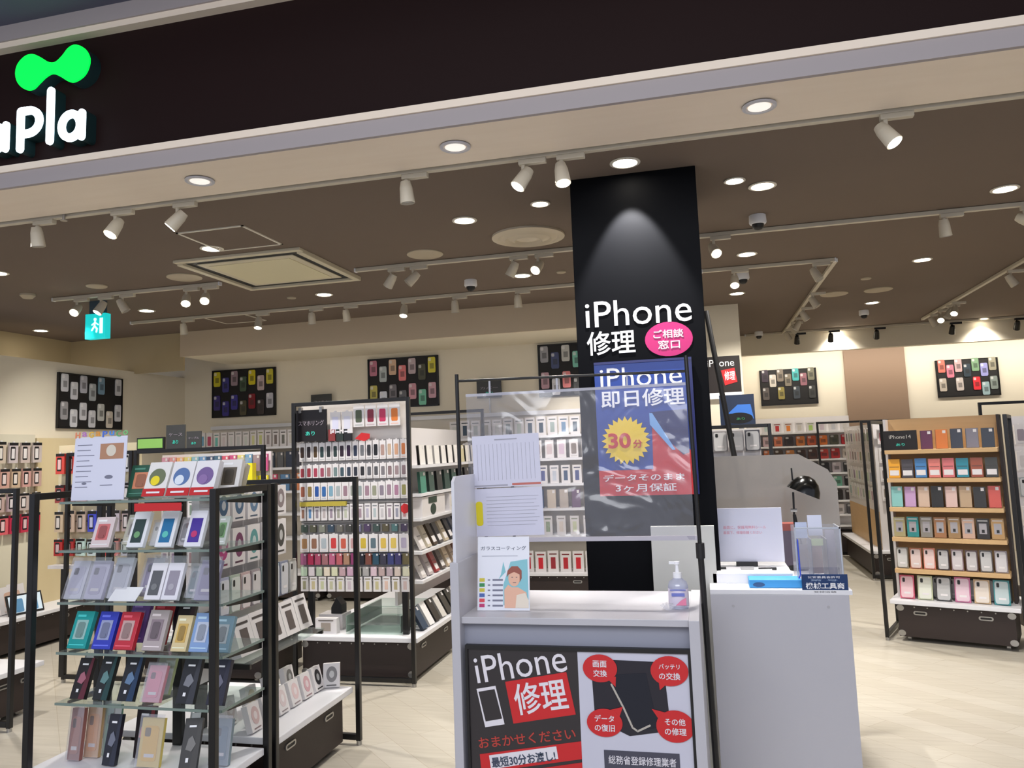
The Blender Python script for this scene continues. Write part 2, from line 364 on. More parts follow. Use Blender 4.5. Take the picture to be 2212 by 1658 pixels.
TG = mat('spot_glow', (255, 248, 235), .5, emit=12); TD = mat('spot_lens_dim', (150, 145, 135), .3)
def track(x0, y0, x1, y1, z, label):
    L = math.hypot(x1-x0, y1-y0); a = math.atan2(y1-y0, x1-x0)
    t = thing('lighting_track', label, 'lighting track', (x0, y0, z), a)
    part('rail', MB().box(0, L, -.017, .017, -.026, 0), TRK, t, bevel=.003)
    part('end_cap', MB().box(-.012, 0, -.018, .018, -.027, 0).box(L, L+.012, -.018, .018, -.027, 0), WHITE, t)
def spotlight(x, y, z, az, tilt, glow, label, group, along=0, dark=False):
    """az: heading of the beam, tilt: degrees below the horizon"""
    t = thing('track_spotlight', label, 'spotlight', (x, y, z), group=group)
    W_ = TRK if not dark else BLK
    ca, sa = math.cos(along), math.sin(along)
    part('adapter', MB().box(-.02, .11, -.016, .016, -.05, -.026, T=Matrix.Rotation(along, 4, 'Z')), W_, t, bevel=.003)
    part('stem', MB().cyl((0, 0, -.05), (0, 0, -.075), .010, n=10), W_, t)
    d = Vector((math.cos(az)*math.cos(tilt), math.sin(az)*math.cos(tilt), -math.sin(tilt)))
    p = Vector((0, 0, -.11)); a = p-d*.05; b = p+d*.055
    hd = part('lamp_head', MB().cyl(a, a+d*.03, .024, n=18, r2=.031).cyl(a+d*.03, b, .031, n=18, r2=.036), W_, t, smooth=True)
    part('yoke', MB().cyl(p+Vector((-sa*.0, 0, .035)), p+Vector((0, 0, .0)), .008, n=8), W_, t)
    part('lens', MB().cyl(b, b+d*.003, .030, n=18), TG if glow else TD, hd)
    return t
FZ = 2.868
track(-6.3, 3.44, 5.2, 3.44, FZ, 'long front lighting track running beside the beige soffit')
track(-5.06, 5.2, -3.54, 5.2, FZ, 'short lighting track over the exit sign at left')
track(-2.40, 5.2, 1.0-.05+1.4, 5.17, FZ, 'lighting track passing behind the black column top')
track(-5.28, 6.36, -.2, 6.36, FZ, 'lighting track nearest the left rear bulkhead')
track(.07, 6.27, 1.05, 6.27, FZ, 'short crosswise track right of column meeting a long one')
track(1.06, 6.30, 1.06, 10.4, FZ, 'track running back from the right angle corner')
track(2.56, 6.6, 2.58, 9.95, FZ, 'rightmost track running towards the rear wall')
track(.6, 10.36, 5.0, 10.36, FZ, 'far lighting track below the right rear bulkhead')
D = math.radians
def grp(pts, z, group, descr, specs):
    for i, (x, y) in enumerate(pts):
        az, ti, g = specs[i % len(specs)]
        n = len(pts)
        spotlight(x, y, z, D(az), D(ti), g, 'cream track spotlight, '+(ordl(i) if n > 1 else 'single')+' on '+descr, group)
grp([(-3.47, 3.44), (-2.97, 3.44), (-2.59, 3.44), (-1.32, 3.44), (-.74, 3.44), (-.56, 3.44), (.82, 3.44)], FZ, 'front track spotlights', 'the long front track',
    [(90, 80, 0), (-110, 60, 1), (-160, 48, 1), (60, 84, 0), (-150, 55, 1), (-60, 75, 1), (-30, 58, 1)])
grp([(-4.84, 5.2), (-4.61, 5.2), (-4.41, 5.2), (-3.83, 5.2), (-3.66, 5.2)], FZ, 'exit sign track spotlights', 'the short track by exit sign',
    [(-75, 40, 1), (-120, 60, 1), (30, 60, 0), (-60, 50, 1), (-65, 42, 1)])
grp([(-2.13, 5.2), (-1.96, 5.2), (-1.22, 5.2), (-1.04, 5.2)], FZ, 'mid track spotlights left of column', 'track left of the black column', [(160, 50, 0), (200, 45, 0), (170, 60, 0), (-110, 40, 1)])
grp([(.14, 5.18), (1.51, 5.17), (1.95, 5.17)], FZ, 'mid track spotlights right of column', 'long track right of column', [(-70, 45, 1), (60, 78, 0), (-30, 35, 0)])
grp([(-4.71, 6.36), (-3.92, 6.36), (-3.38, 6.36), (-3.04, 6.36), (-2.49, 6.36), (-2.02, 6.36), (-1.46, 6.36)], FZ, 'rear track spotlights', 'the track before rear bulkhead', [(90, 78, 0), (-80, 75, 1), (100, 80, 0), (80, 76, 0), (-90, 70, 1), (90, 80, 0), (90, 82, 0)])
grp([(.31, 6.27), (.91, 6.27)], FZ, 'corner track spotlights', 'short crosswise right track', [(-95, 55, 1), (-40, 60, 0)])
grp([(1.06, 7.56), (1.07, 8.37), (1.08, 9.04), (1.07, 9.37), (1.06, 9.92)], FZ, 'depth track spotlights', 'track running back behind corner', [(-20, 60, 0), (0, 60, 0), (180, 60, 0), (0, 50, 0), (20, 60, 0)])
grp([(2.57, 7.22), (2.57, 8.74), (2.57, 8.93), (2.57, 9.22), (2.57, 9.53)], FZ, 'rightmost track spotlights', 'rightmost depth track', [(0, 60, 0), (-120, 50, 1), (200, 60, 0), (-110, 45, 1), (10, 60, 0)])
for i, x in enumerate((1.22, 1.62, 2.15, 3.0, 3.7)):
    spotlight(x, 10.36, FZ, D(90), D(55), 0, 'tiny dark spotlight, '+ordl(i)+' on the far rear track', 'far rear spotlights', dark=True)
# beams of the spotlights
for x, y, tx, ty, tz, e in ((-4.71, 6.36, -5.1, 7.9, 1.5, 110), (-3.92, 6.36, -4.0, 7.9, 1.5, 110), (-3.04, 6.36, -3.1, 7.9, 1.5, 110), (-2.02, 6.36, -2.1, 7.9, 1.5, 110), (-1.2, 6.36, -1.2, 7.9, 1.5, 110),
                            (-4.84, 5.2, -5.9, 6.2, 1.5, 70), (-3.5, 3.44, -2.3, 3.0, .8, 30), (-1.3, 3.44, -1.9, 5.0, 1.2, 40), (-.6, 3.44, -.5, 3.1, .9, 25), (.82, 3.44, .4, 3.9, .9, 25), (1.51, 5.17, 1.7, 6.3, 1.0, 55), (-2.6, 3.44, -2.2, 3.6, .9, 30)):
    lamp('SPOT', 'spotlight_beam', (x, y, 2.72), e, (1, .95, .89), (tx, ty, tz), spot_size=math.radians(44 if ty == 7.9 else 62), spot_blend=.8, shadow_soft_size=.03)

t = thing('ceiling_air_conditioner', 'large square cassette air conditioner with cream grille', 'air conditioner', (-2.5+.03, 4.99, CEIL)) if False else None
AC = mat('ac_cream', (206, 197, 172), .6)
k = 1.37
ctr = ((-2.5-1.8-1.82-2.52)/4*k, (3.3+3.3+3.98+3.99)/4*k)
t = thing('ceiling_air_conditioner', 'large square ceiling cassette air conditioner with cream grille', 'air conditioner', (ctr[0], ctr[1], CEIL))
part('outer_frame', MB().box(-.475, .475, -.475, -.43, -.02, 0).box(-.475, .475, .43, .475, -.03, 0).box(-.475, -.43, -.43, .43, -.03, 0).box(.43, .475, -.43, .43, -.03, 0), AC, t, bevel=.004)
part('air_slot', MB().box(-.43, .43, -.43, .43, -.012, 0), INK, t)
part('inner_panel', MB().box(-.365, .365, -.365, .365, -.020, -.012), AC, t, bevel=.004)
part('grille', MB().box(-.31, .31, -.31, .31, -.024, -.020), mat('ac_grille', (214, 206, 172), .6), t)
for j in range(9): pass
HF = mat('hatch_edge', (226, 220, 204), .4)
for (cx0, cy0, hs, lab) in ((-2.77, 4.19, .225, 'square ceiling access hatch outline beside the air conditioner'), (-4.35, 6.62, .225, 'square ceiling hatch outline near the rear bulkhead at left')):
    m = MB(); m.box(-hs, hs, -hs, -hs+.014, -.006, 0).box(-hs, hs, hs-.014, hs, -.006, 0).box(-hs, -hs+.014, -hs, hs, -.006, 0).box(hs-.014, hs, -hs, hs, -.006, 0)
    t = thing('ceiling_hatch', lab, 'hatch', (cx0, cy0, CEIL)); part('hatch_frame', m, HF, t); part('hatch_lid', MB().box(-hs+.014, hs-.014, -hs+.014, hs-.014, -.003, 0), CEILM, t)
t = thing('air_diffuser', 'large round white ceiling air diffuser beside the black column', 'air vent', (-1.02, 4.81, CEIL))
part('diffuser_cone', MB().lathe([(.235, 0), (.235, -.012), (.20, -.022), (.19, -.012), (.175, -.012), (.15, -.03), (.14, -.016), (.12, -.016), (.09, -.036), (.08, -.02), (.06, -.02), (.0, -.036)], 0, 40), mat('diffuser_cream', (200, 188, 166), .6), t, smooth=True)
spk = MB().lathe([(.125, 0), (.125, -.006), (.118, -.01), (0, -.01)], 0, 32).mesh('ceiling_plate', [mat('speaker_cream', (178, 166, 144), .7)], smooth=True)
for x, y, wh, s in ((-1.79, 4.99, 'left of the air diffuser', 1), (-3.67, 4.96, 'beside the air conditioner at left', 1), (-4.44, 4.96, 'above the exit sign', .6), (1.29, 7.86, 'left of a pair at the right rear', 1), (1.67, 7.81, 'right of a pair at the right rear', 1),
                    (-3.35, 5.95, 'tiny, behind the air conditioner', .3), (-1.0, 5.9, 'tiny, left of the black column', .3), (1.45, 7.2, 'tiny, right rear ceiling', .35)):
    o = solo('ceiling_speaker', spk, None, 'flat round beige ceiling cover '+wh, 'ceiling speaker', (x, y, CEIL), group='flat round ceiling covers'); o.scale = (s, s, 1)
DOME = mat_clear('dome_smoke', (.12, .12, .12), .0, .25)
for x, y, wh in ((.40, 4.88, 'right of the column before the long track'), (-1.74, 5.91, 'between tracks left of the column'), (.39, 6.55, 'behind the short crosswise right track'), (1.77, 9.05, 'far back on the right ceiling'), (.75, 10.2, 'at the rear bulkhead by the wall corner')):
    t = thing('dome_camera', 'white dome security camera '+wh, 'security camera', (x, y, CEIL), group='dome cameras')
    part('camera_base', MB().lathe([(.05, 0), (.052, -.045), (.045, -.055), (0, -.055)], 0, 24), WHITE, t, smooth=True)
    part('camera_dome', MB().lathe([(.036, -.055), (.033, -.072), (.022, -.086), (0, -.092)], 0, 24), INK, t, smooth=True)
t = thing('smoke_detector', 'small round smoke detector on the left ceiling', 'smoke detector', (-5.12, 5.0, CEIL))
part('detector_body', MB().lathe([(.055, 0), (.055, -.015), (.035, -.035), (0, -.04)], 0, 24), mat('speaker_cream'), t, smooth=True)
t = thing('sprinkler_head', 'tiny sprinkler head beside the front track at left', 'sprinkler', (-3.27, 3.41, 2.85))
part('sprinkler_stem', MB().cyl((0, 0, 0), (0, 0, -.03), .008).cyl((0, 0, -.03), (0, 0, -.034), .018), SIL, t)
# green exit sign hanging from the ceiling
t = thing('exit_sign', 'small lit green hanging exit sign with running figure', 'exit sign', (-4.85, 5.44, CEIL))
part('hanger', MB().box(-.07, .07, -.02, .02, -.11, 0), mat('sign_bracket', (60, 80, 96), .5), t)
part('sign_box', MB().box(-.10, .10, -.03, .03, -.32, -.11), mat('exit_green', (20, 190, 190), .4, emit=.6), t, bevel=.004)
ew = mat('exit_pale', (190, 255, 240), .5, emit=1.0)
m = MB(); m.prism(ellipse(.0, -.16, .013, .013), -.034, -.03)
stroke(m, [(0, -.18), (-.005, -.215), (-.03, -.25)], .014, -.034, -.03); stroke(m, [(-.005, -.215), (.02, -.24), (.015, -.265)], .014, -.034, -.03); stroke(m, [(-.03, -.205), (0, -.185), (.03, -.205)], .01, -.034, -.03)
m.box(.045, .075, -.033, -.03, -.28, -.15)
part('running_figure', m, ew, t)
# ---------------------------------------------------------------- fixtures
def tube_frame(name, label, cat, loc, rz, w, h, tube=.026, group=None, floor=True, top=True):
    """upright rectangular tube frame, local x from 0 to w"""
    t = thing(name, label, cat, loc, rz, group); q = tube/2
    for x in (0, w):
        part('post', MB().box(x-q, x+q, -q, q, .02, h), BLK, t, bevel=.003)
    if top: part('top_bar', MB().box(q, w-q, -q, q, h-tube, h), BLK, t, bevel=.003)
    if floor:
        part('floor_bar', MB().box(q, w-q, -q, q, .025, .055), BLK, t, bevel=.003)
    for x in (0, w): part('foot', MB().cyl((x, 0, 0), (x, 0, .022), .014), SIL, t)
    return t
def base_unit(label, loc, rz, w, d, h=.30, handles=('f', 'r'), group=None):
    """dark trunk-like base with white top; local x 0..w, y 0..d, front at y=0"""
    t = thing('low_cabinet', label, 'low cabinet', loc, rz, group)
    part('top_board', MB().box(-.02, w+.02, -.02, d+.02, h-.03, h), WMEL, t, bevel=.004)
    tb = part('trunk_body', MB().box(.02, w-.02, .02, d-.02, .035, h-.032), DKB, t, bevel=.004)
    m = MB()
    n = max(2, int(w/.09))
    for i in range(n+1): m.cyl((.05+(w-.1)*i/n, .017, h-.05), (.05+(w-.1)*i/n, .02, h-.05), .005, n=6)
    part('stud_row', m, SIL, tb)
    for x in (.02, w-.02):
        for z in (.06, h-.06):
            part('corner_guard', MB().prism(ellipse(0, 0, .026, .022, 12), -.004, .004, T=Matrix.Translation((x+(.02 if x < .1 else -.02), .019, z))), SIL, tb)
    def ring(T):
        o = rrect(-.045, .045, -.014, .014, .013); i_ = rrect(-.035, .035, -.007, .007, .006); m = MB()
        for k in range(len(o)):
            k2 = (k+1) % len(o); m.prism([o[k], o[k2], i_[k2], i_[k]], -.004, .002, T=T)
        hn = part('handle', m, SIL, tb)
        part('handle_slot', MB().prism(i_, -.001, .002, T=T), INK, tb)
    if 'f' in handles:
        for x in (w*.22, w*.75): ring(Matrix.Translation((x, .018, h-.09)))
    if 'r' in handles:
        for y in (d*.22, d*.75): ring(Matrix.Translation((w-.018, y, h-.09)) @ Matrix.Rotation(PI/2, 4, 'Z'))
    for x in (.08, w-.08):
        for y in (.08, d-.08): part('caster', MB().cyl((x-.012, y, .02), (x+.012, y, .02), .02), SIL, t)
    return t
# ---- products (fronts turned to -y, origin at the middle of the lower front edge)
TM = {}
def tmpl(kind):
    if kind in TM: return TM[kind]
    m = MB(); mats = [PACK, OC, GREYL, INK, OCM, OCD, CLEARP]
    if kind == 'card':          # white blister card with coloured case silhouette
        m.box(-.5, .5, 0, 1, 0, 1, 0); m.prism(rrect(-.30, .30, .20, .78, .08, 2), -.06, 0, 1); m.box(-.36, .36, -.03, 0, .05, .12, 4)
        m.box(-.12, .12, 0, .3, 1, 1.06, 0)
    elif kind == 'film':        # coloured pack with black phone picture and red band
        m.box(-.5, .5, 0, 1, 0, 1, 1); m.prism(rrect(-.36, .18, .14, .80, .07, 2), -.05, 0, 3); m.box(-.26, .10, -.07, -.05, .22, .7, 4); m.box(-.5, .5, -.04, 0, .86, 1.0, 3)
        m.box(-.1, .1, 0, .3, 1, 1.06, 0)
    elif kind == 'book':        # notebook style case in a sleeve
        m.box(-.5, .5, 0, 1, 0, 1, 1); m.box(.12, .38, -.06, 0, .80, .95, 0); m.box(-.5, -.44, -.04, 1.0, 0, 1, 5)
    elif kind == 'book_tag':
        m.box(-.5, .5, 0, 1, 0, 1, 1); m.box(-.40, .40, -.06, 0, .12, .40, 0); m.box(-.42, .42, -.05, 0, .55, .60, 5)
    elif kind == 'window':      # coloured box with pale window
        m.box(-.5, .5, 0, 1, 0, 1, 1); m.box(-.30, .30, -.05, 0, .24, .76, 2); m.box(-.40, .40, -.05, 0, .86, .92, 4); m.box(-.1, .12, -.07, -.05, .3, .45, 3)
    elif kind == 'clear':       # clear case in a clear bag
        m.box(-.5, .5, .3, 1, 0, 1, 1); m.prism(rrect(-.42, .42, .04, .94, .1, 2), 0, .3, 4); m.prism(rrect(-.30, -.12, .70, .88, .04, 2), -.05, 0, 3); m.box(-.2, .25, -.05, 0, .2, .28, 0)
    elif kind == 'slim':        # white box with thin coloured strip picture
        m.box(-.5, .5, 0, 1, 0, 1, 0); m.box(-.22, .22, -.05, 0, .15, .7, 1); m.box(-.35, .35, -.05, 0, .82, .88, 5)
    elif kind == 'case':        # bare phone case
        m.prism(rrect(-.5, .5, 0, 1, .14, 4), 0, 1, 1); m.prism(rrect(-.42, -.06, .74, .94, .06, 2), -.15, 0, 4); m.box(-.25, .3, -.05, 0, .25, .6, 5)
    elif kind == 'ring':        # white square box with round picture
        m.box(-.5, .5, 0, 1, 0, 1, 0); m.prism(ellipse(.02, .55, .33, .33, 20), -.04, 0, 1); m.prism(ellipse(.02, .55, .15, .15, 14), -.06, -.04, 4); m.box(-.3, .3, -.04, 0, .07, .12, 5)
    TM[kind] = m.mesh(kind+'_pack', mats); return TM[kind]
CN = [((225, 225, 228), 'white'), ((150, 148, 150), 'grey'), ((60, 60, 66), 'dark grey'), ((20, 20, 24), 'black'), ((190, 40, 45), 'red'), ((214, 110, 120), 'pink'), ((226, 180, 185), 'pale pink'),
      ((225, 120, 45), 'orange'), ((225, 180, 50), 'yellow'), ((205, 190, 150), 'cream'), ((150, 115, 80), 'brown'), ((120, 150, 95), 'green'), ((30, 90, 70), 'dark green'), ((60, 160, 160), 'teal'), ((150, 205, 200), 'mint'),
      ((120, 160, 205), 'light blue'), ((40, 80, 180), 'blue'), ((35, 45, 80), 'navy'), ((130, 100, 160), 'purple'), ((190, 175, 210), 'lilac'), ((170, 150, 140), 'taupe'), ((95, 30, 45), 'maroon')]
def cname(c): return min(CN, key=lambda q: sum((a-b)**2 for a, b in zip(q[0], c)))[1]
KN = {'card': ('accessory_pack', 'hanging case pack', 'package'), 'film': ('screen_film_pack', 'screen film pack', 'package'), 'book': ('notebook_phone_case', 'notebook phone case', 'phone case'),
      'book_tag': ('notebook_phone_case', 'tagged notebook phone case', 'phone case'), 'window': ('phone_case_box', 'windowed phone case box', 'package'), 'clear': ('phone_case_pack', 'clear-bagged phone case', 'phone case'),
      'slim': ('slim_box', 'slim boxed accessory', 'package'), 'case': ('phone_case', 'phone case', 'phone case'), 'ring': ('phone_ring_box', 'square box with round picture', 'package')}
def product(kind, x, y, z, w, h, d, color, label, group, rz=0, lean=0, org=None):
    """org: (origin, angle) of a row frame"""
    nm, _, cat = KN[kind]
    o = bpy.data.objects.new(nm, tmpl(kind)); COL.objects.link(o)
    o.location = (x, y, z+d*math.sin(lean)+.0008); o.rotation_euler = (-lean, 0, rz); o.scale = (w, d, h)
    o.color = lin(color)+(1,)
    return tag(o, label, cat, group)
def prow(kind, p0, p1, z, w, h, d, colors, where, group, lean=0, rz=None, jit=.1):
    """row of products between ground points p0 and p1 (left to right as seen from the front)"""
    n = len(colors); ax, ay = p0; bx, by = p1
    a = math.atan2(by-ay, bx-ax) if rz is None else rz
    for i, c in enumerate(colors):
        if c is None: continue
        f = (i+.5)/n
        kd = kind
        if isinstance(c, tuple) and len(c) == 2: kd, c = c
        nm = KN[kd][1]
        product(kd, ax+(bx-ax)*f+random.uniform(-jit, jit)*.02*w, ay+(by-ay)*f, z, w*random.uniform(.96, 1.0), h*random.uniform(.97, 1.02), d, c,
                '%s %s, %s, %s' % (cname(c), nm, ordl(i), where), group, a+random.uniform(-jit, jit)*.2, lean)
def pal(n, base, var=18, keys=None):
    out = []
    for i in range(n):
        b = random.choice(base); out.append(tuple(max(5, min(240, v+random.randint(-var, var))) for v in b))
    return out
def board(label, loc, rz, w, h, mat_=None, cat='display board', name='display_board', d=.02):
    t = thing(name, label, cat, loc, rz)
    part('board_panel', MB().box(-w/2, w/2, -d, 0, 0, h), mat_ or mat('board_black', (16, 14, 15), .6), t, bevel=.002)
    return t

# ---- black case display boards on the walls
def case_board(label, where, c, rz, w, h, cols):
    t = board(label, c, rz, w, h)
    part('board_rim', MB().box(-w/2, w/2, -.026, -.02, h-.012, h).box(-w/2, w/2, -.026, -.02, 0, .012).box(-w/2, -w/2+.012, -.026, -.02, 0, h).box(w/2-.012, w/2, -.026, -.02, 0, h), BLK, t)
    ca, sa = math.cos(rz), math.sin(rz)
    for i, cc in enumerate(cols):
        if cc is None: continue
        col, row = i//2, i % 2
        lx = -w/2+.07+(w-.14)*col/6.0; lz = (h*.60 if row == 0 else h*.10)-(.07 if col % 2 else 0)+.03
        cw, ch = .085, .17
        p = (c[0]+lx*ca+.03*sa, c[1]+lx*sa-.03*ca, c[2]+lz)
        product('case', p[0], p[1], p[2], cw, ch, .008, cc, '%s phone case, %s column, %s row on %s' % (cname(cc), 'leftmost' if col == 0 else ORD[col], 'upper' if row == 0 else 'lower', where), 'cases on '+where, rz)
Wt = (200, 200, 205); Gy = (150, 148, 150); Bl = (24, 22, 24)
case_board('black wall board of white phone cases on the left wall', 'left wall board', (-5.895, 6.53, 1.865), PI/2, .84, .53, [Wt, Gy, Wt, Wt, (180, 180, 190), Wt, (170, 175, 178), Wt, (120, 150, 170), (190, 190, 185), None, (205, 195, 180), Wt, Wt])
case_board('black wall board of cases left of two on rear wall', 'first rear wall board', (-5.11, 7.995, 2.0), 0, .82, .55, [(200, 190, 40), (60, 50, 120), (60, 60, 130), (55, 50, 130), (150, 130, 140), (60, 55, 140), (70, 90, 70), (80, 75, 55), (205, 190, 30), (130, 30, 40), (190, 170, 170), (60, 50, 50), (200, 190, 60), (190, 190, 200)])
case_board('black wall board of pink cases centred on rear wall', 'second rear wall board', (-3.155, 7.995, 2.01), 0, .82, .55, [(190, 120, 140), (190, 180, 90), (180, 190, 190), (220, 225, 235), (215, 180, 150), (120, 115, 120), (230, 130, 130), (100, 100, 105), (190, 170, 175), (205, 150, 160), (80, 80, 60), (120, 190, 160), (210, 200, 60), (205, 160, 170)])
case_board('black wall board of cases half hidden behind black column', 'third rear wall board', (-1.23, 7.995, 2.04), 0, .82, .55, [(150, 150, 155), (190, 150, 160), (60, 70, 110), (200, 200, 205), (190, 190, 185), (225, 130, 130), (120, 190, 170), (60, 60, 60), (180, 180, 180), (90, 90, 90), (200, 180, 60), (60, 60, 90), (190, 120, 130), (210, 210, 210)])
case_board('black board of muted cases on far right rear wall', 'far left board of right rear wall', (1.17, 11.295, 1.98), 0, .74, .49, [(60, 50, 62), (92, 85, 82), (195, 188, 178), None, (120, 110, 98), (140, 128, 70), (120, 112, 98), None, (70, 165, 165), (62, 68, 74), (140, 95, 105), None, (110, 108, 90), (60, 60, 58)])
case_board('black board of bright cases on far right rear wall', 'far right board of right rear wall', (3.39, 11.295, 1.98), 0, .74, .49, [(205, 110, 95), (180, 170, 158), (205, 120, 140), None, (190, 160, 160), (190, 180, 175), (50, 62, 72), None, (120, 155, 120), (220, 50, 60), (150, 150, 205), (150, 175, 180), (150, 145, 125), (130, 140, 135)])

# ---- left front end rack with glass shelves (E)
tube_frame('tube_rack', 'black tube side frame at left of the front glass-shelf rack', 'rack', (-2.72, 2.72, 0), PI/2, .375, 1.395, tube=.028)
tube_frame('tube_rack', 'black tube side frame at right of the front glass-shelf rack', 'rack', (-1.87, 2.72, 0), PI/2, .375, 1.395, tube=.028)
base_unit('dark trunk base with white top under the left glass shelves', (-2.70, 2.76, 0), 0, .81, .29, handles=('f',))
er = thing('glass_shelf_rack', 'black-backed rack with five glass shelves at left front', 'shelf rack', (-2.27, 3.07, .30))
for x in (0,): part('upright', MB().box(x-.022, x+.022, -.03, -.002, 0, 1.07), BLK, er, bevel=.003)
SH = [1.355, 1.155, .945, .745, .545]
for z in SH:
    zz = z-.30
    part('glass_shelf', MB().box(-.37, .40, -.30, -.0, zz-.008, zz), GLASS, er, label='clear glass shelf')
    part('shelf_edge', MB().box(-.37, .40, -.303, -.30, zz-.009, zz+.001), GEDGE, er)
    part('shelf_edge', MB().box(.40, .403, -.30, 0, zz-.009, zz+.001), GEDGE, er)
    for x in (-.36, .0, .385): part('bracket', MB().prism([(0, 0), (0, .03), (.24, .03), (.24, .02)], -.006, .006, T=Matrix.Translation((x, 0, zz-.04)) @ Matrix.Rotation(-PI/2, 4, 'Z')), BLK, er)
def erow(z, items, where):
    for i, (kind, x, w_, h_, c, y, rz) in enumerate(items):
        product(kind, x, y, z, w_, h_, .02, c, '%s %s, %s, %s' % (cname(c), KN[kind][1], ordl(i), where), 'packs, '+where, D(rz), D(24))
def bigpack(kind, x, y, z, w_, h_, d_, c, label, extra=None, rz=0, lean=22, insert=None):
    """a nearer pack, built with its parts"""
    t = thing(KN[kind][0], label, KN[kind][2], (x, y, z+d_*math.sin(D(lean))+.001), (-D(lean), 0, D(rz)), 'packs on left glass shelves')
    body = MB().box(-w_/2, w_/2, 0, d_, 0, h_)
    part('box_body', body, OC, t, bevel=.002, color=c)
    ic = insert or (190, 185, 188)
    if kind == 'window':
        wi = part('window_insert', MB().box(-w_*.31, w_*.31, -.002, 0, h_*.24, h_*.76), OC, t, color=ic)
        part('case_picture', MB().prism(rrect(-w_*.2, w_*.2, h_*.28, h_*.7, .01), -.0035, -.002).box(-w_*.1, w_*.12, -.005, -.0035, h_*.3, h_*.4), OC, wi, color=tuple(int(v*.75) for v in ic))
        part('print_line', MB().box(-w_*.35, w_*.1, -.002, 0, h_*.84, h_*.9).box(-w_*.4, w_*.4, -.002, 0, h_*.08, h_*.11), OC, t, color=tuple(min(240, v+60) for v in c))
    elif kind == 'book':
        part('hang_tab', MB().box(-w_*.3, w_*.3, .004, .006, h_, h_+.02).box(-w_*.3, -w_*.2, .004, .006, h_, h_+.025), mat('tab_clear', (170, 170, 170), .3), t)
        part('side_panel', MB().prism([(w_*.1, 0), (w_/2, 0), (w_/2, h_), (w_*.34, h_)], -.0015, 0), OC, t, color=ic)
        part('print_line', MB().box(-w_*.2, w_*.2, -.003, -.0015, h_*.82, h_*.86).box(-w_*.15, w_*.0, -.003, -.0015, h_*.16, h_*.24), PW, t)
        part('case_picture', MB().prism([(-w_*.25, h_*.4), (w_*.1, h_*.36), (w_*.3, h_*.5), (w_*.05, h_*.66), (-w_*.15, h_*.6)], -.003, -.0015), OC, t, color=tuple(min(230, v+70) for v in ic))
    elif kind == 'ring':
        wi = part('round_picture', MB().prism(ellipse(0, h_*.55, w_*.36, w_*.36, 28), -.002, 0), OC, t, color=ic)
        part('picture_detail', MB().prism(ellipse(-w_*.05, h_*.45, w_*.2, w_*.2, 20), -.0035, -.002), OC, wi, color=extra or (235, 210, 40))
        part('red_band', MB().box(-w_/2, w_/2, -.003, 0, 0, h_*.22), PRED, t)
        part('print_line', MB().box(-w_*.3, w_*.3, -.0045, -.003, h_*.08, h_*.13), PW, t)
    elif kind == 'clear':
        part('clear_bag', MB().box(-w_*.56, w_*.56, -.006, -.004, -.0, h_*1.08), CLEARP, t)
        part('case_picture', MB().prism(rrect(-w_*.34, w_*.34, h_*.12, h_*.84, .012), -.003, 0), OC, t, color=ic)
        part('camera_cutout', MB().prism(rrect(-w_*.28, -w_*.02, h_*.62, h_*.80, .006), -.0038, -.003), OC, t, color=tuple(int(v*.5) for v in ic))
        part('label_sticker', MB().box(-w_*.2, w_*.25, -.0036, -.003, h_*.2, h_*.27), PACK, t)
    elif kind == 'slim':
        wi = part('screen_picture', MB().box(-w_*.32, w_*.32, -.002, 0, h_*.12, h_*.78), OC, t, color=ic)
        part('picture_detail', MB().prism(ellipse(0, h_*.34, w_*.18, w_*.18, 16), -.0035, -.002), OC, wi, color=extra or (150, 190, 190))
        part('hang_panel', MB().box(-w_/2, w_/2, .004, .006, h_, h_+.03), CLEARP, t)
    return t
Y1 = 2.80
# top shelf
bigpack('window', -2.31, Y1+.03, SH[0], .10, .14, .03, (22, 82, 62), 'dark green box with round orange picture at left of top glass shelf', insert=(205, 130, 95), rz=12)
bigpack('ring', -2.215, Y1, SH[0], .105, .15, .03, (232, 230, 226), 'white ring box with yellow picture, left of three on top glass shelf', insert=(110, 120, 90), extra=(240, 220, 40))
bigpack('ring', -2.10, Y1, SH[0], .105, .15, .03, (232, 230, 230), 'white ring box with blue picture, middle of three on top glass shelf', insert=(90, 120, 170), extra=(220, 230, 240))
bigpack('ring', -1.99, Y1, SH[0], .105, .15, .03, (232, 230, 232), 'white ring box with purple picture, right of three on top glass shelf', insert=(120, 96, 150), extra=(140, 112, 165))
bigpack('slim', -1.96, 2.99, SH[0], .06, .13, .03, (196, 186, 160), 'cream slim box behind the white boxes on top glass shelf', insert=(150, 140, 110))
bigpack('window', -1.94, 2.90, SH[0], .095, .15, .03, (225, 222, 218), 'white box with dark round picture at right end of top glass shelf', insert=(90, 80, 66), rz=8)
part('red_price_card', MB().box(-2.27, -2.02, 2.778, 2.779, 1.315, 1.345) if False else MB().box(.0, .22, -.308, -.305, 1.01, 1.042), PRED, er)
t = thing('poster_card', 'white A4 poster card standing at left end of top glass shelf', 'poster', (-2.475, 2.79, 1.358), (-D(4), 0, 0))
part('card_sheet', MB().box(-.13, .13, 0, .002, 0, .265), mat('poster_paper', (214, 216, 232), .6), t)
for i, (ch, cc) in enumerate(zip('HaGaPuCo', [(226, 130, 90), (180, 120, 190), (225, 180, 60), (220, 150, 60), (70, 110, 210), (80, 140, 220), (90, 170, 110), (120, 190, 120)])):
    lettering(ch, t, -.13+i*.034, -.13+i*.034+.024, .268 if i % 2 else .262, .288, 0, mat('rainbow_%d' % i, cc, .5), .02, name='letter', depth=.002)
part('printed_picture', MB().box(.0, .115, -.001, 0, .17, .235), mat('print_tan', (176, 132, 104), .6), t)
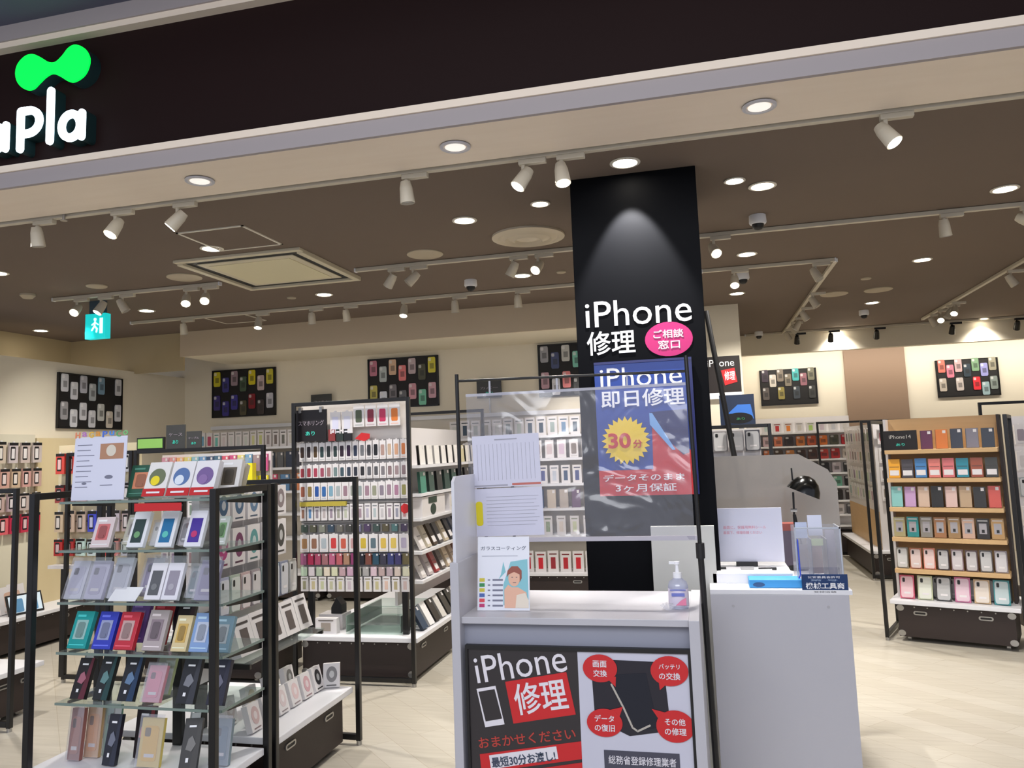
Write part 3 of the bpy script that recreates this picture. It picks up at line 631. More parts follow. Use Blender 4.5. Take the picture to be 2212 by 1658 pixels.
part('picture_detail', MB().prism(ellipse(.055, .205, .024, .024), -.002, -.001), mat('print_cream', (214, 206, 190), .6), t)
m = MB()
for k in range(9): m.box(-.115, -.115+random.uniform(.06, .1), -.001, 0, .23-k*.022, .233-k*.022)
m.box(.01, .07, -.001, 0, .06, .063).prism(ellipse(-.07, .07, .012, .005), -.001, 0).prism(ellipse(.05, .095, .02, .008), -.001, 0)
part('printed_lines', m, mat('print_grey', (120, 122, 140), .6), t)
# second shelf
bigpack('window', -2.47, Y1, SH[1], .085, .13, .02, (216, 200, 200), 'pale pink character box at left of second glass shelf', insert=(205, 110, 110), rz=6)
bigpack('window', -2.41, 2.90, SH[1], .07, .13, .02, (206, 204, 190), 'cream box behind the character box on second glass shelf', insert=(190, 185, 180))
bigpack('slim', -2.30, Y1, SH[1], .078, .15, .02, (228, 230, 234), 'white frame pack with dark green screen on second glass shelf', insert=(40, 62, 60), extra=(110, 160, 110))
bigpack('slim', -2.165, Y1, SH[1], .078, .15, .02, (228, 230, 234), 'white frame pack with blue screen on second glass shelf', insert=(30, 110, 160), extra=(90, 190, 180))
bigpack('clear', -2.235, 2.84, SH[1], .05, .10, .02, (206, 206, 204), 'small white pack between green and blue screens', insert=(214, 214, 205))
bigpack('clear', -2.10, 2.84, SH[1], .05, .11, .02, (190, 180, 180), 'small grey pack between blue and purple screens', insert=(90, 80, 84))
bigpack('slim', -2.03, Y1, SH[1], .078, .15, .02, (228, 228, 236), 'white frame pack with blue-red screen on second glass shelf', insert=(70, 50, 150), extra=(190, 50, 110))
bigpack('window', -1.945, 2.86, SH[1], .05, .12, .02, (200, 206, 198), 'pale green edged box at right end of second glass shelf', insert=(120, 160, 110))
# third shelf
bigpack('clear', -2.60, Y1, SH[2], .085, .16, .02, (214, 216, 226), 'clear pack with white flower print, leftmost on third glass shelf', insert=(205, 205, 222))
bigpack('clear', -2.50, Y1, SH[2], .085, .16, .02, (196, 194, 214), 'lilac glitter case pack, second on third glass shelf', insert=(172, 168, 192))
bigpack('clear', -2.405, Y1+.02, SH[2], .085, .17, .02, (205, 208, 216), 'silver glitter case pack behind white card on third glass shelf', insert=(186, 188, 196))
t = solo('price_card', MB().box(-.065, .065, -.0, .003, 0, .07), PW, 'white tilted price card on the third glass shelf', 'price card', (-2.345, 2.785, .95), (-D(48), 0, 0))
bigpack('clear', -2.30, 2.88, SH[2], .09, .16, .02, (200, 190, 206), 'purple round holder pack behind price card, third glass shelf', insert=(128, 108, 156))
bigpack('slim', -2.215, Y1, SH[2], .075, .15, .02, (228, 226, 232), 'white pack with grey phone, left of pair on third glass shelf', insert=(90, 92, 96), extra=(120, 122, 124))
bigpack('slim', -2.135, Y1, SH[2], .075, .15, .02, (226, 224, 232), 'white pack with lilac phone, right of pair on third glass shelf', insert=(150, 144, 158), extra=(170, 166, 176))
bigpack('clear', -2.06, 2.84, SH[2], .055, .13, .02, (150, 160, 160), 'small teal pack beside the white pair on third glass shelf', insert=(60, 98, 104))
bigpack('clear', -1.975, Y1, SH[2], .09, .16, .02, (150, 146, 176), 'purple glitter case pack near right end of third glass shelf', insert=(120, 110, 150))
# fourth shelf
bigpack('window', -2.575, Y1, SH[3], .09, .15, .022, (16, 152, 150), 'teal windowed case box, leftmost on fourth glass shelf', insert=(150, 190, 186))
bigpack('window', -2.455, Y1, SH[3], .09, .15, .022, (44, 58, 178), 'royal blue windowed case box on fourth glass shelf', insert=(150, 158, 196))
bigpack('window', -2.40, 2.92, SH[3], .09, .17, .022, (120, 86, 160), 'purple case box behind the blue one', insert=(150, 120, 170))
bigpack('window', -2.35, Y1, SH[3], .09, .15, .022, (190, 40, 58), 'red windowed case box in front on fourth glass shelf', insert=(196, 160, 158))
bigpack('window', -2.275, 2.90, SH[3], .085, .17, .022, (165, 24, 38), 'dark red case box behind the red one', insert=(180, 60, 60))
bigpack('window', -2.215, Y1, SH[3], .09, .16, .02, (176, 164, 164), 'grey-pink case box at middle of fourth glass shelf', insert=(140, 124, 132))
bigpack('book', -2.175, 2.92, SH[3], .08, .17, .02, (34, 30, 32), 'black case pack behind the grey-pink box', insert=(60, 40, 44))
bigpack('window', -2.09, Y1, SH[3], .07, .14, .02, (214, 196, 150), 'cream yellow-topped case box on fourth glass shelf', insert=(206, 170, 90))
bigpack('window', -2.0, Y1, SH[3], .085, .15, .02, (130, 160, 205), 'light blue case box on fourth glass shelf', insert=(186, 196, 215))
bigpack('window', -1.905, Y1, SH[3], .08, .14, .02, (110, 140, 152), 'blue-grey box at right end of fourth glass shelf', insert=(160, 170, 172))
# fifth shelf
bigpack('book', -2.565, Y1, SH[4], .07, .16, .02, (26, 20, 22), 'tall black pack with maroon side, leftmost on fifth glass shelf', insert=(92, 28, 44))
bigpack('book', -2.455, Y1, SH[4], .07, .17, .02, (20, 24, 26), 'tall black pack with green side on fifth glass shelf', insert=(24, 62, 62))
bigpack('book', -2.335, Y1, SH[4], .075, .17, .02, (20, 22, 30), 'tall black pack with blue side on fifth glass shelf', insert=(24, 52, 84))
bigpack('clear', -2.215, Y1, SH[4], .08, .14, .02, (212, 140, 156), 'pink case pack on fifth glass shelf', insert=(222, 128, 150))
bigpack('clear', -2.25, 2.90, SH[4], .08, .15, .02, (150, 160, 118), 'olive case pack behind the pink one', insert=(136, 148, 96))
bigpack('book', -2.06, Y1, SH[4], .08, .17, .02, (28, 30, 36), 'black watch band pack on fifth glass shelf', insert=(50, 52, 60))
bigpack('book', -1.925, Y1, SH[4], .075, .17, .02, (34, 34, 52), 'navy pack with hang tab at right of fifth glass shelf', insert=(44, 44, 62))
# base
bigpack('clear', -2.595, 2.82, .30, .06, .20, .02, (150, 96, 88), 'brown strap pack at left on the white base', insert=(170, 104, 84), lean=8)
bigpack('clear', -2.545, 2.86, .30, .07, .20, .02, (214, 170, 120), 'orange strap pack at left on the white base', insert=(220, 160, 100), lean=8)
bigpack('clear', -2.475, 2.88, .30, .07, .20, .02, (110, 150, 130), 'green strap pack on the white base', insert=(80, 140, 116), lean=8)
bigpack('book', -2.40, 2.79, .30, .06, .19, .02, (30, 32, 44), 'navy tall pack in front on the white base', insert=(40, 44, 60), lean=14)
bigpack('book', -2.315, 2.88, .30, .085, .20, .02, (34, 26, 30), 'black and red tall pack on the white base', insert=(120, 32, 40), lean=8)
bigpack('clear', -2.225, 2.80, .30, .10, .18, .02, (222, 196, 100), 'yellow gift pack standing on the white base', insert=(228, 184, 40), lean=12)
bigpack('book', -2.03, 2.78, .30, .07, .19, .02, (32, 30, 30), 'black pack with gold ring leaning on the white base', insert=(40, 38, 36), lean=24, rz=14)
bigpack('clear', -1.945, 2.86, .30, .08, .17, .02, (120, 140, 150), 'blue-grey pack at right on the white base', insert=(96, 124, 140), lean=12)

# ---- left gondola behind it (G), long side to the right
tube_frame('tube_rack', 'black post pair at near end of left gondola', 'rack', (-2.72, 3.155, 0), 0, .85, 1.395, top=False)
tube_frame('tube_rack', 'black tube frame at far end of left gondola', 'rack', (-2.70, 3.95, 0), 0, .85, 1.39)
base_unit('dark trunk base with white top in the left gondola', (-2.70, 3.195, 0), 0, .81, .71, handles=('r',))
t = thing('pegboard', 'white hook panel standing along the left gondola', 'pegboard', (-2.30, 3.53, .30))
part('panel_board', MB().box(-.02, .02, -.33, .33, .20, 1.06), PACK, t); part('panel_leg', MB().box(-.02, .02, -.30, -.26, 0, .2), BLK, t); part('panel_leg', MB().box(-.02, .02, .26, .30, 0, .2), BLK, t)
for z in (.50, .80, 1.03): part('peg_rail', MB().box(.02, .05, -.32, .32, z, z+.012), BLK, t)
W0 = (228, 226, 224)
prow('ring', (-2.21, 3.22), (-2.21, 3.86), 1.21, .11, .15, .02, [(60, 90, 120), (70, 100, 130), (90, 120, 150), (70, 100, 130), (130, 118, 120)], 'top row of left gondola side', 'round picture boxes, left gondola')
prow('ring', (-2.21, 3.22), (-2.21, 3.86), 1.00, .11, .18, .02, [(170, 60, 120), (110, 50, 90), (90, 150, 150), (120, 160, 160), (60, 60, 58)], 'second row of left gondola side', 'round picture boxes, left gondola')
prow('clear', (-2.16, 3.18), (-2.16, 3.88), .80, .08, .17, .02, pal(8, [(160, 165, 165), (180, 180, 178), (140, 146, 148)]), 'grey third row of left gondola side', 'clear packs, left gondola')
t = thing('clear_shelf', 'clear shelf with black brackets on left gondola side', 'shelf', (-2.28, 3.53, .61))
part('shelf_glass', MB().box(0, .28, -.34, .34, -.008, 0), GLASS, t); part('bracket', MB().box(0, .27, -.345, -.33, -.03, -.008), BLK, t); part('bracket', MB().box(0, .27, .33, .345, -.03, -.008), BLK, t)
prow('slim', (-2.06, 3.20), (-2.06, 3.86), .61, .13, .17, .05, [(90, 82, 80)]*5, 'lower side shelf of left gondola', 'white boxes on lower side shelf', lean=D(18))
prow('ring', (-2.0, 3.18), (-2.0, 3.88), .30, .09, .12, .03, [(196, 170, 170), (200, 180, 178), (210, 195, 195), (215, 190, 190), (200, 160, 165), (40, 38, 40)], 'front row on left gondola base', 'small white boxes on left base', lean=D(16))
prow('ring', (-2.16, 3.2), (-2.16, 3.90), .30, .09, .12, .03, [(200, 190, 188), (196, 180, 150), (150, 150, 150), (120, 118, 118)], 'rear row on left gondola base', 'small white boxes on left base', lean=D(12))
product('ring', -1.97, 3.88, .30, .085, .12, .03, (130, 128, 130), 'white box with grey round picture alone at base corner', 'small white boxes on left base', D(20), D(6))

# ---- middle gondola (M)
tube_frame('tube_rack', 'tall black tube frame in front of the middle gondola', 'rack', (-2.77, 4.94, 0), 0, .85, 1.885)
tube_frame('tube_rack', 'tall black tube frame at the far end of middle gondola', 'rack', (-2.79, 6.83, 0), 0, .85, 1.885)
base_unit('dark trunk base, near one of the middle gondola', (-2.77, 4.98, 0), 0, .85, .88, handles=('r',))
base_unit('dark trunk base, far one of the middle gondola', (-2.77, 5.92, 0), 0, .85, .85, handles=('r',))
t = thing('pegboard', 'tall hook panel hung with tiny packs on the middle gondola', 'pegboard', (-2.37, 5.06, .58))
part('panel_board', MB().box(-.41, .41, 0, .02, 0, 1.02), mat('panel_grey', (176, 172, 170), .6), t)
part('panel_leg', MB().box(.33, .37, .0, .03, -.28, 0), BLK, t); part('panel_leg', MB().box(-.37, -.33, 0, .03, -.28, 0), BLK, t)
part('top_panel', MB().box(-.41, .41, .005, .02, 1.02, 1.29), mat('panel_white', (215, 208, 202), .6), t)
for z in (.055, .14, .23, .36, .45, .58, .70, .84, 1.0): part('peg_rail', MB().box(-.40, .40, -.03, 0, z+.02, z+.03), mat('rail_grey', (120, 118, 118), .5), t)
Mx0, Mx1 = -2.78, -1.97
def mrow(z, h, cols, where, kind='card', w_=.045, y=5.025, x0=Mx0, x1=Mx1): prow(kind, (x0, y), (x1, y), z, w_, h, .015, cols, where, 'tiny packs on middle panel')
dk = [(40, 48, 62), (30, 30, 36), (52, 60, 66), (26, 36, 60), (60, 50, 44)]
mrow(1.475, .13, pal(9, dk)+[(110, 112, 116), (60, 60, 64), (30, 30, 34)]+[(170, 140, 130), (190, 165, 140), (196, 150, 120), (200, 120, 70)], 'top small row of middle panel')
mrow(1.345, .105, [(150, 60, 70), (140, 50, 60), (160, 60, 80), (150, 70, 90), (150, 110, 110), (110, 130, 130), (60, 80, 90), (50, 60, 76), (40, 44, 56), (40, 40, 44), (90, 90, 96), (80, 80, 84), (120, 116, 120), (130, 110, 112), (150, 130, 132), (140, 120, 124)], 'second small row of middle panel')
mrow(1.205, .12, [(150, 90, 70), (130, 110, 60), (40, 80, 150), (50, 100, 160), (120, 160, 180), (160, 170, 172)]+pal(8, [(150, 136, 138)])+[(150, 146, 90)], 'third small row of middle panel', w_=.05)
t = thing('price_rail', 'yellow price strip across the left of middle panel', 'price strip', (-2.62, 5.03, 1.165)); part('strip', MB().box(-.15, .20, -.02, 0, 0, .03), mat('strip_yellow', (176, 160, 60), .5), t)
mrow(1.065, .11, [(150, 110, 90), (90, 130, 170)]+pal(13, [(180, 176, 180), (150, 146, 146), (190, 160, 164)], 12), 'fourth small row of middle panel', 'slim')
mrow(.985, .05, pal(12, [(90, 92, 96), (70, 70, 76), (130, 126, 128)]), 'narrow grey row of middle panel', 'book')
mrow(.85, .12, [(170, 130, 90), (140, 100, 80), (170, 180, 186), (200, 60, 60), (196, 90, 70), (190, 150, 150), (196, 170, 60), (90, 110, 120), (206, 176, 80), (206, 180, 90), (180, 170, 190)], 'mixed middle row of middle panel', 'card', .065)
mrow(.765, .075, pal(8, [(170, 110, 120), (150, 60, 90)])+[(30, 30, 40)]+pal(6, [(40, 60, 100), (60, 60, 90), (110, 80, 70)]), 'pink and blue row of middle panel', 'book')
mrow(.69, .06, pal(14, [(190, 176, 170), (206, 200, 196), (180, 160, 156)]), 'pale low row of middle panel', 'book')
mrow(.585, .10, pal(12, [(196, 186, 150), (170, 160, 130), (206, 190, 180)], 10), 'lowest row of middle panel', 'slim', .055)
# upper part: black sign and large cards
t = thing('shelf_sign', 'black category sign hung at top left of middle gondola', 'sign', (-2.665, 4.985, 1.615))
part('sign_plate', MB().box(-.12, .12, 0, .012, 0, .22), mat('sign_black', (20, 14, 16), .4), t); part('clip', MB().box(-.09, -.07, -.01, .02, .20, .24).box(.07, .09, -.01, .02, .20, .24), SIL, t)
lettering('スマホリング', t, -.095, .10, .11, .145, 0, mat('chalk', (150, 140, 150), .6), 0); lettering('あり', t, -.04, .03, .04, .07, 0, mat('print_teal', (60, 190, 170), .6, emit=.0), .02)
for i, cc in enumerate([(205, 205, 225), (208, 208, 222), (80, 90, 70), (130, 40, 60), (190, 50, 90), (215, 120, 50)]):
    product('card', -2.50+i*.088+.02, 4.99, 1.70 if i > 1 else 1.66, .078, .15, .012, cc, '%s case card, %s in the top hanging row of middle gondola' % (cname(cc), ordl(i)), 'large cards on middle gondola')
prow('book', (-2.54, 4.99), (-2.36, 4.99), 1.61, .055, .08, .02, [(130, 50, 50), (40, 50, 46), (24, 24, 28)], 'under cards on middle gondola', 'books under large cards')
t = thing('red_flag_label', 'red arrow tag sticking out on the middle gondola top', 'tag', (-2.28, 4.98, 1.60)); part('tag_plate', MB().prism([(-.05, .02), (.02, 0), (.06, .02), (.06, .05), (.0, .06)], -.002, .002), PRED, t)
t = thing('red_flag_label', 'small red flower tag at right edge of middle panel', 'tag', (-1.975, 4.98, 1.11)); part('tag_plate', MB().prism(ellipse(0, .03, .03, .035, 7), -.002, .002), PRED, t)
# right side shelves of the middle gondola
ms = thing('side_shelving', 'white shelf unit along right side of middle gondola', 'shelf unit', (-2.13, 5.95, .30))
part('back_panel', MB().box(-.04, -.02, -.70, .80, .15, 1.40), PACK, ms)
for z in (.32, .52, .75, .92, 1.12): part('shelf', MB().box(-.02, .17, -.70, .80, z-.02, z), WMEL, ms)
def srow(z, h, cols, where, kind='book', w_=.085, lean=22, y0=5.28, y1=6.72, x=-1.98, d=.02): prow(kind, (x, y0), (x, y1), z, w_, h, d, cols, where, 'packs along middle gondola side', lean=D(lean))
srow(1.42, .14, [(225, 222, 218)]*6+[(200, 190, 150), (226, 222, 216), (215, 210, 205)], 'top side row of middle gondola', lean=4, w_=.12)
srow(1.22, .15, [(60, 130, 110), (40, 70, 60), (30, 32, 30), (24, 60, 50), (28, 70, 56), (34, 50, 44), (60, 56, 52), (44, 34, 34)], 'dark green side row of middle gondola', lean=4, w_=.12)
t = thing('boxed_charger', 'white box with dark plant picture on middle gondola side', 'package', (-1.97, 5.55, 1.05), PI/2)
part('box_body', MB().box(-.25, .25, 0, .08, 0, .143), PACK, t, bevel=.003); part('box_picture', MB().box(-.12, .06, -.002, 0, .09, .135).prism(ellipse(-.02, .045, .06, .04), -.002, 0), mat('leaf_dark', (26, 52, 40), .5), t)
product('card', -1.97, 6.0, 1.05, .18, .14, .05, (200, 190, 160), 'cream large box beside the plant picture box', 'large boxes on middle gondola side', PI/2)
t = thing('potted_plant', 'small artificial green plant in tan pot on side shelf', 'plant', (-2.0, 6.3, 1.051))
part('pot', MB().lathe([(0, 0), (.045, 0), (.05, .06), (.0, .06)], 0, 16), mat('pot_tan', (176, 142, 92), .6), t)
m = MB()
for k in range(26):
    a = random.uniform(0, 2*PI); l = random.uniform(.03, .08); z = random.uniform(.06, .09); p = Vector((math.cos(a)*.01, math.sin(a)*.01, z)); q = p+Vector((math.cos(a)*l, math.sin(a)*l, random.uniform(.0, .05)))
    n = Vector((-math.sin(a), math.cos(a), 0))*.012; m.add([p, (p+q)/2+n, q, (p+q)/2-n], [(0, 1, 2, 3)])
part('foliage', m, mat('leaf_green', (70, 120, 50), .6), t)
srow(.82, .17, [(206, 200, 196), (190, 180, 160), (60, 46, 30), (70, 66, 64), (190, 176, 150), (46, 44, 46), (80, 84, 96), (40, 36, 36), (120, 110, 100), (80, 60, 50), (130, 120, 110)], 'upper leaning side row of middle gondola', 'book_tag', lean=26)
srow(.62, .16, [(196, 190, 188), (170, 160, 160), (150, 60, 60), (90, 80, 76), (196, 176, 150), (170, 150, 130), (150, 110, 90), (200, 170, 140), (130, 110, 90), (170, 150, 120)], 'lower leaning side row of middle gondola', 'book_tag', lean=26)
srow(.30, .17, [(40, 60, 84), (226, 226, 226), (46, 40, 36), (200, 196, 190), (60, 56, 50), (44, 42, 36), (190, 180, 170), (150, 90, 70), (170, 60, 50), (190, 120, 90), (96, 60, 44), (70, 40, 34)], 'on the middle gondola base', 'book', y0=5.14, y1=6.74, x=-1.93, lean=30, w_=.10)
t = thing('glass_box', 'low clear acrylic tray on the middle gondola base', 'tray', (-2.25, 5.35, .30))
part('tray_floor', MB().box(-.2, .2, -.3, .3, .0, .012), GLASS, t); part('tray_step', MB().box(-.2, .2, -.3, .3, .06, .068).box(-.2, .2, .0, .3, .12, .128), GLASS, t); part('tray_wall', MB().box(-.2, -.194, -.3, .3, .012, .12).box(.194, .2, -.3, .3, .012, .12), GEDGE, t)
t = thing('card_reader', 'small black angled device on the middle gondola base', 'device', (-2.62, 5.25, .30))
part('device_box', MB().box(-.10, .08, -.07, .07, 0, .10), PACK, t); part('device_screen', MB().prism([(-.02, .10), (.06, .10), (.06, .16), (.02, .21), (-.02, .14)], -.04, .04), INK, t)
product('slim', -2.60, 5.05, .30, .16, .10, .05, (150, 140, 130), 'low white box in front of the black device', 'low boxes on middle base')
# category signs above
for x, z, w_, h_, lab, y in ((-2.92, 1.86, .17, .14, 'small black category sign rising behind the middle gondola', 5.6),): pass
def blacksign(x, y, z, w_, h_, lab, txt, rz=0, pole=0.):
    t = thing('category_sign', lab, 'sign', (x, y, z), rz)
    part('sign_plate', MB().box(-w_/2, w_/2, 0, .01, 0, h_), mat('sign_charcoal', (58, 58, 56), .4), t)
    lettering(txt, t, -w_*.36, w_*.36, h_*.52, h_*.66, 0, mat('chalk'), .0); lettering('あり', t, -w_*.15, w_*.15, h_*.2, h_*.36, 0, mat('print_teal'), .02)
    part('sign_stem', MB().box(-.006, .006, .01, .02, -pole, h_*.5), SIL, t)
    return t
blacksign(-4.11, 7.93, 2.0, .25, .2, 'small charcoal category sign seen over the middle frame top', 'フィルム', pole=.10)
blacksign(-2.17, 7.93, 2.06, .27, .18, 'charcoal sign hanging near left stand pole on rear wall', 'カバー', pole=.16)
blacksign(-3.58, 4.755, 1.60, .15, .165, 'taller charcoal sign standing on the cluttered rack frame', 'ケース', pole=.0)
blacksign(-3.435, 4.755, 1.60, .115, .115, 'shorter charcoal sign beside the taller one on rack frame', 'ケーブル', pole=.0)
# ---- racks beyond, at left
tube_frame('tube_rack', 'black tube frame of narrow rack, partly behind glass shelves', 'rack', (-4.47, 4.76, 0), 0, .53, 1.60)
t = thing('pegboard', 'tan pegboard panel with red film packs at left', 'pegboard', (-4.32, 4.87, 0))
part('panel_board', MB().box(-.34, .36, 0, .02, .80, 1.66), mat('panel_tan', (206, 194, 160), .6), t)
part('panel_leg', MB().box(-.30, -.27, 0, .03, 0, .8), BLK, t); part('panel_leg', MB().box(.27, .30, 0, .03, 0, .8), BLK, t)
for z in (1.49, 1.26, 1.0, .84): part('peg_rail', MB().box(-.33, .35, -.03, 0, z+.1, z+.11), BLK, t)
RP = (206, 70, 60)
def nrow(z, h, cols, where, kind='film', w_=.075): prow(kind, (-4.65, 4.82), (-3.98, 4.82), z, w_, h, .015, cols, where, 'film packs on tan panel')
nrow(1.45, .15, [RP, RP, (200, 90, 80), (214, 206, 200), (206, 200, 196), (190, 180, 175), (200, 200, 205)], 'top row of tan panel')
nrow(1.24, .13, [(150, 60, 60), (130, 50, 54), (190, 120, 110), (190, 180, 175), (190, 186, 180), (60, 60, 64), (190, 180, 178)], 'second row of tan panel')
nrow(1.03, .15, [(200, 178, 150), (205, 180, 160), (200, 176, 160), (60, 70, 190), (196, 186, 190), (190, 180, 190), (180, 160, 160)], 'third row of tan panel')
nrow(.86, .12, [(180, 40, 40), (176, 44, 44), (190, 214, 206), (190, 205, 205), (170, 50, 50), (196, 120, 116), (190, 190, 200)], 'lowest row of tan panel')
t = thing('thin_shelf', 'thin white shelf under the red film packs', 'shelf', (-4.32, 4.83, .80)); part('shelf_board', MB().box(-.33, .35, -.05, .03, -.025, .0), PACK, t)
tube_frame('tube_rack', 'black tube frame of cluttered rack behind glass shelves', 'rack', (-3.90, 4.76, 0), 0, 1.0, 1.60)
base_unit('dark trunk base of the cluttered rack behind glass shelves', (-3.92, 4.85, 0), 0, .95, .6)
t = thing('pegboard', 'white hook panel of the cluttered rack behind glass shelves', 'pegboard', (-3.42, 5.06, .30))
part('panel_board', MB().box(-.50, .40, 0, .02, .15, 1.26), PACK, t); part('panel_leg', MB().box(-.4, -.37, 0, .02, 0, .15), BLK, t); part('panel_leg', MB().box(.37, .4, 0, .02, 0, .15), BLK, t)
def hrow(z, h, cols, where, kind='slim', w_=.06): prow(kind, (-3.90, 5.02), (-3.02, 5.02), z, w_, h, .015, cols, where, 'packs on cluttered rack')
hrow(1.42, .12, [(205, 150, 170), (214, 150, 150), (226, 170, 120), (220, 205, 120), (150, 190, 200), (110, 150, 190), (60, 80, 110), (80, 110, 130), (200, 90, 110), (190, 80, 130), (200, 190, 120), (110, 150, 190), (150, 130, 140), (205, 90, 140)], 'colourful top row of cluttered rack', 'book', .055)
hrow(1.27, .12, pal(6, [(205, 190, 190)])+[(180, 50, 60), (190, 60, 70), (150, 130, 140), (206, 200, 90), (230, 215, 30), (230, 215, 30)], 'second row of cluttered rack', 'book', .07)
hrow(1.10, .13, pal(12, [(120, 150, 160), (206, 200, 210), (150, 130, 120), (110, 150, 130)]), 'third row of cluttered rack', 'slim')
hrow(.93, .13, pal(12, [(206, 190, 170), (214, 190, 180), (190, 176, 180)]), 'fourth row of cluttered rack', 'slim')
hrow(.76, .13, pal(12, [(206, 200, 196), (150, 140, 150), (196, 180, 150)]), 'fifth row of cluttered rack', 'slim')
product('window', -3.21, 4.93, 1.33, .24, .15, .05, (232, 220, 30), 'large bright yellow box on the cluttered rack', 'yellow box')
t = thing('green_screen', 'small green lit screen in black frame on the cluttered rack', 'screen', (-3.77, 4.75, 1.60))
sf = part('screen_frame', MB().box(-.12, .10, 0, .02, 0, .085), BLK, t); part('screen_face', MB().box(-.11, .09, -.003, 0, .01, .075), mat('green_screen', (120, 165, 80), .4, emit=.25), sf)
# left-hand wall unit
base_unit('long dark trunk base with white top along the left wall', (-5.50, 4.3, 0), PI/2, 2.1, .36, handles=('f',))
t = thing('pegboard', 'cream peg wall with film packs at the left edge', 'pegboard', (-5.83, 5.2, .3)); part('panel_board', MB().box(-.06, 0, -.95, .62, 0, 1.5), mat('panel_cream', (206, 200, 178), .7), t)
t = thing('pegboard', 'light wood panel beside the left peg wall', 'pegboard', (-5.82, 6.08, .3)); part('panel_board', MB().box(-.07, 0, -.25, .35, 0, 1.47), mat_wood('tan_wood', (212, 196, 158), (198, 180, 138), (1, 1, .2)), t)
FB = (60, 40, 42)
def lrow(z, h, cols, where, w_=.095, kind='film'): prow(kind, (-5.78, 4.75), (-5.78, 5.86), z, w_, h, .02, cols, where, 'film packs on left wall')
lrow(1.55, .18, pal(9, [(196, 178, 170)], 10), 'top row at the left wall'); lrow(1.34, .16, pal(10, [(190, 150, 142)], 12), 'second row at the left wall', .09)
lrow(1.14, .15, pal(9, [(180, 150, 145)], 12), 'third row at the left wall'); lrow(.95, .16, pal(10, [(190, 50, 70), (210, 90, 90)], 10), 'red lower row at the left wall', .09)
product('card', -5.72, 5.55, .30, .30, .22, .03, (205, 170, 150), 'white leaflet standing on the left wall base', 'leaflets on left base', PI/2+D(8), D(12))
t = thing('tablet_display', 'black framed tablet with two blue pictures on left base', 'tablet', (-5.56, 5.52, .305), (-D(20), 0, PI/2-D(12)))
part('tablet_body', MB().box(-.15, .15, 0, .015, 0, .17), INK, t, bevel=.004); part('screen', MB().box(-.135, .135, -.002, 0, .015, .155), mat('screen_light', (190, 205, 215), .3, emit=.25), t)
part('screen_picture', MB().prism(rrect(-.10, -.02, .02, .13, .012), -.004, -.002).prism(rrect(.02, .10, .02, .13, .012), -.004, -.002), mat('screen_blue', (90, 140, 180), .3), t)
tube_frame('tube_rack', 'black tube frame cut by the left picture edge', 'rack', (-4.83, 3.85, 0), 0, .85, 1.385)
t = thing('pegboard', 'white rack panel at the left picture edge', 'pegboard', (-4.55, 3.97, .3)); part('panel_board', MB().box(-.38, .30, 0, .02, .15, 1.0), PACK, t); part('panel_leg', MB().box(-.3, -.27, 0, .02, 0, .15), BLK, t); part('panel_leg', MB().box(.2, .23, 0, .02, 0, .15), BLK, t)
base_unit('dark trunk base at the left picture edge', (-4.83, 3.9, 0), 0, .70, .3)

# ---- rear wall fixture
t = thing('wall_shelving', 'long white shelving filled with packs along the left rear wall', 'shelf unit', (-3.2, 7.95, 0))
part('back_panel', MB().box(-2.3, 2.3, 0, .03, .3, 1.86), mat('pale_panel', (214, 206, 192), .7), t)
for z in (1.64, 1.41, 1.16, .92, .66): part('shelf', MB().box(-2.3, 2.3, -.28, 0, z-.025, z), WMEL, t)
part('crown_strip', MB().box(-2.3, 2.3, -.03, 0, 1.86, 1.90), WHITE, t)
for i in range(3): base_unit('dark base of rear wall shelving, '+('left', 'middle', 'right')[i]+' one', (-5.5+i*1.55, 7.66, 0), 0, 1.5, .3)
def brow(z, h, x0, x1, cols, where, kind='card', w_=.075, y=7.70): prow(kind, (x0, y), (x1, y), z, w_, h, .02, cols, where, 'packs on rear wall shelving')
brow(1.64, .18, -5.50, -4.22, [('card', (110, 160, 190)), ('card', (190, 80, 110)), (110, 190, 180)]+pal(4, [(205, 200, 196)], 8)+[(205, 205, 150), (196, 200, 130), (160, 150, 150), (120, 110, 106), (110, 110, 104), (205, 200, 190), (130, 126, 120)], 'top rear shelf, left part', 'slim')
brow(1.41, .17, -5.50, -4.22, [(60, 60, 70), (90, 80, 90), (70, 90, 80), (50, 44, 44), (214, 176, 50), (190, 186, 190), (196, 190, 192), (190, 190, 196), (60, 70, 84), (90, 92, 96), (50, 60, 80), (70, 70, 80)], 'second rear shelf, left part', 'book')
brow(1.16, .18, -5.50, -4.22, [(225, 205, 40), (214, 200, 60), (60, 70, 160), (190, 50, 70), (170, 60, 60), (160, 50, 60), (196, 80, 110), (90, 130, 170), (205, 130, 90)], 'third rear shelf, left part', 'book', .11)
wb = [(60, 72, 86), (150, 160, 160), (205, 205, 205), (176, 170, 160), (90, 100, 112)]
brow(1.64, .18, -2.55, -.95, [(206, 206, 202), (60, 78, 96), (170, 176, 170), (160, 156, 140), (200, 200, 196), (120, 130, 130), (190, 200, 190), (70, 86, 104), (60, 76, 92), (150, 165, 160), (110, 140, 170), (60, 76, 90), (150, 196, 180), (60, 70, 84)], 'top rear shelf behind clear sheet', 'slim', .10)
brow(1.41, .18, -2.55, -.95, pal(13, [(206, 200, 196), (130, 126, 120), (200, 190, 180), (90, 84, 80)]), 'second rear shelf behind clear sheet', 'card', .09)
brow(1.16, .18, -2.55, -.95, pal(14, [(60, 76, 120), (205, 140, 90), (206, 206, 206), (60, 84, 130)]), 'third rear shelf behind clear sheet', 'slim', .09)
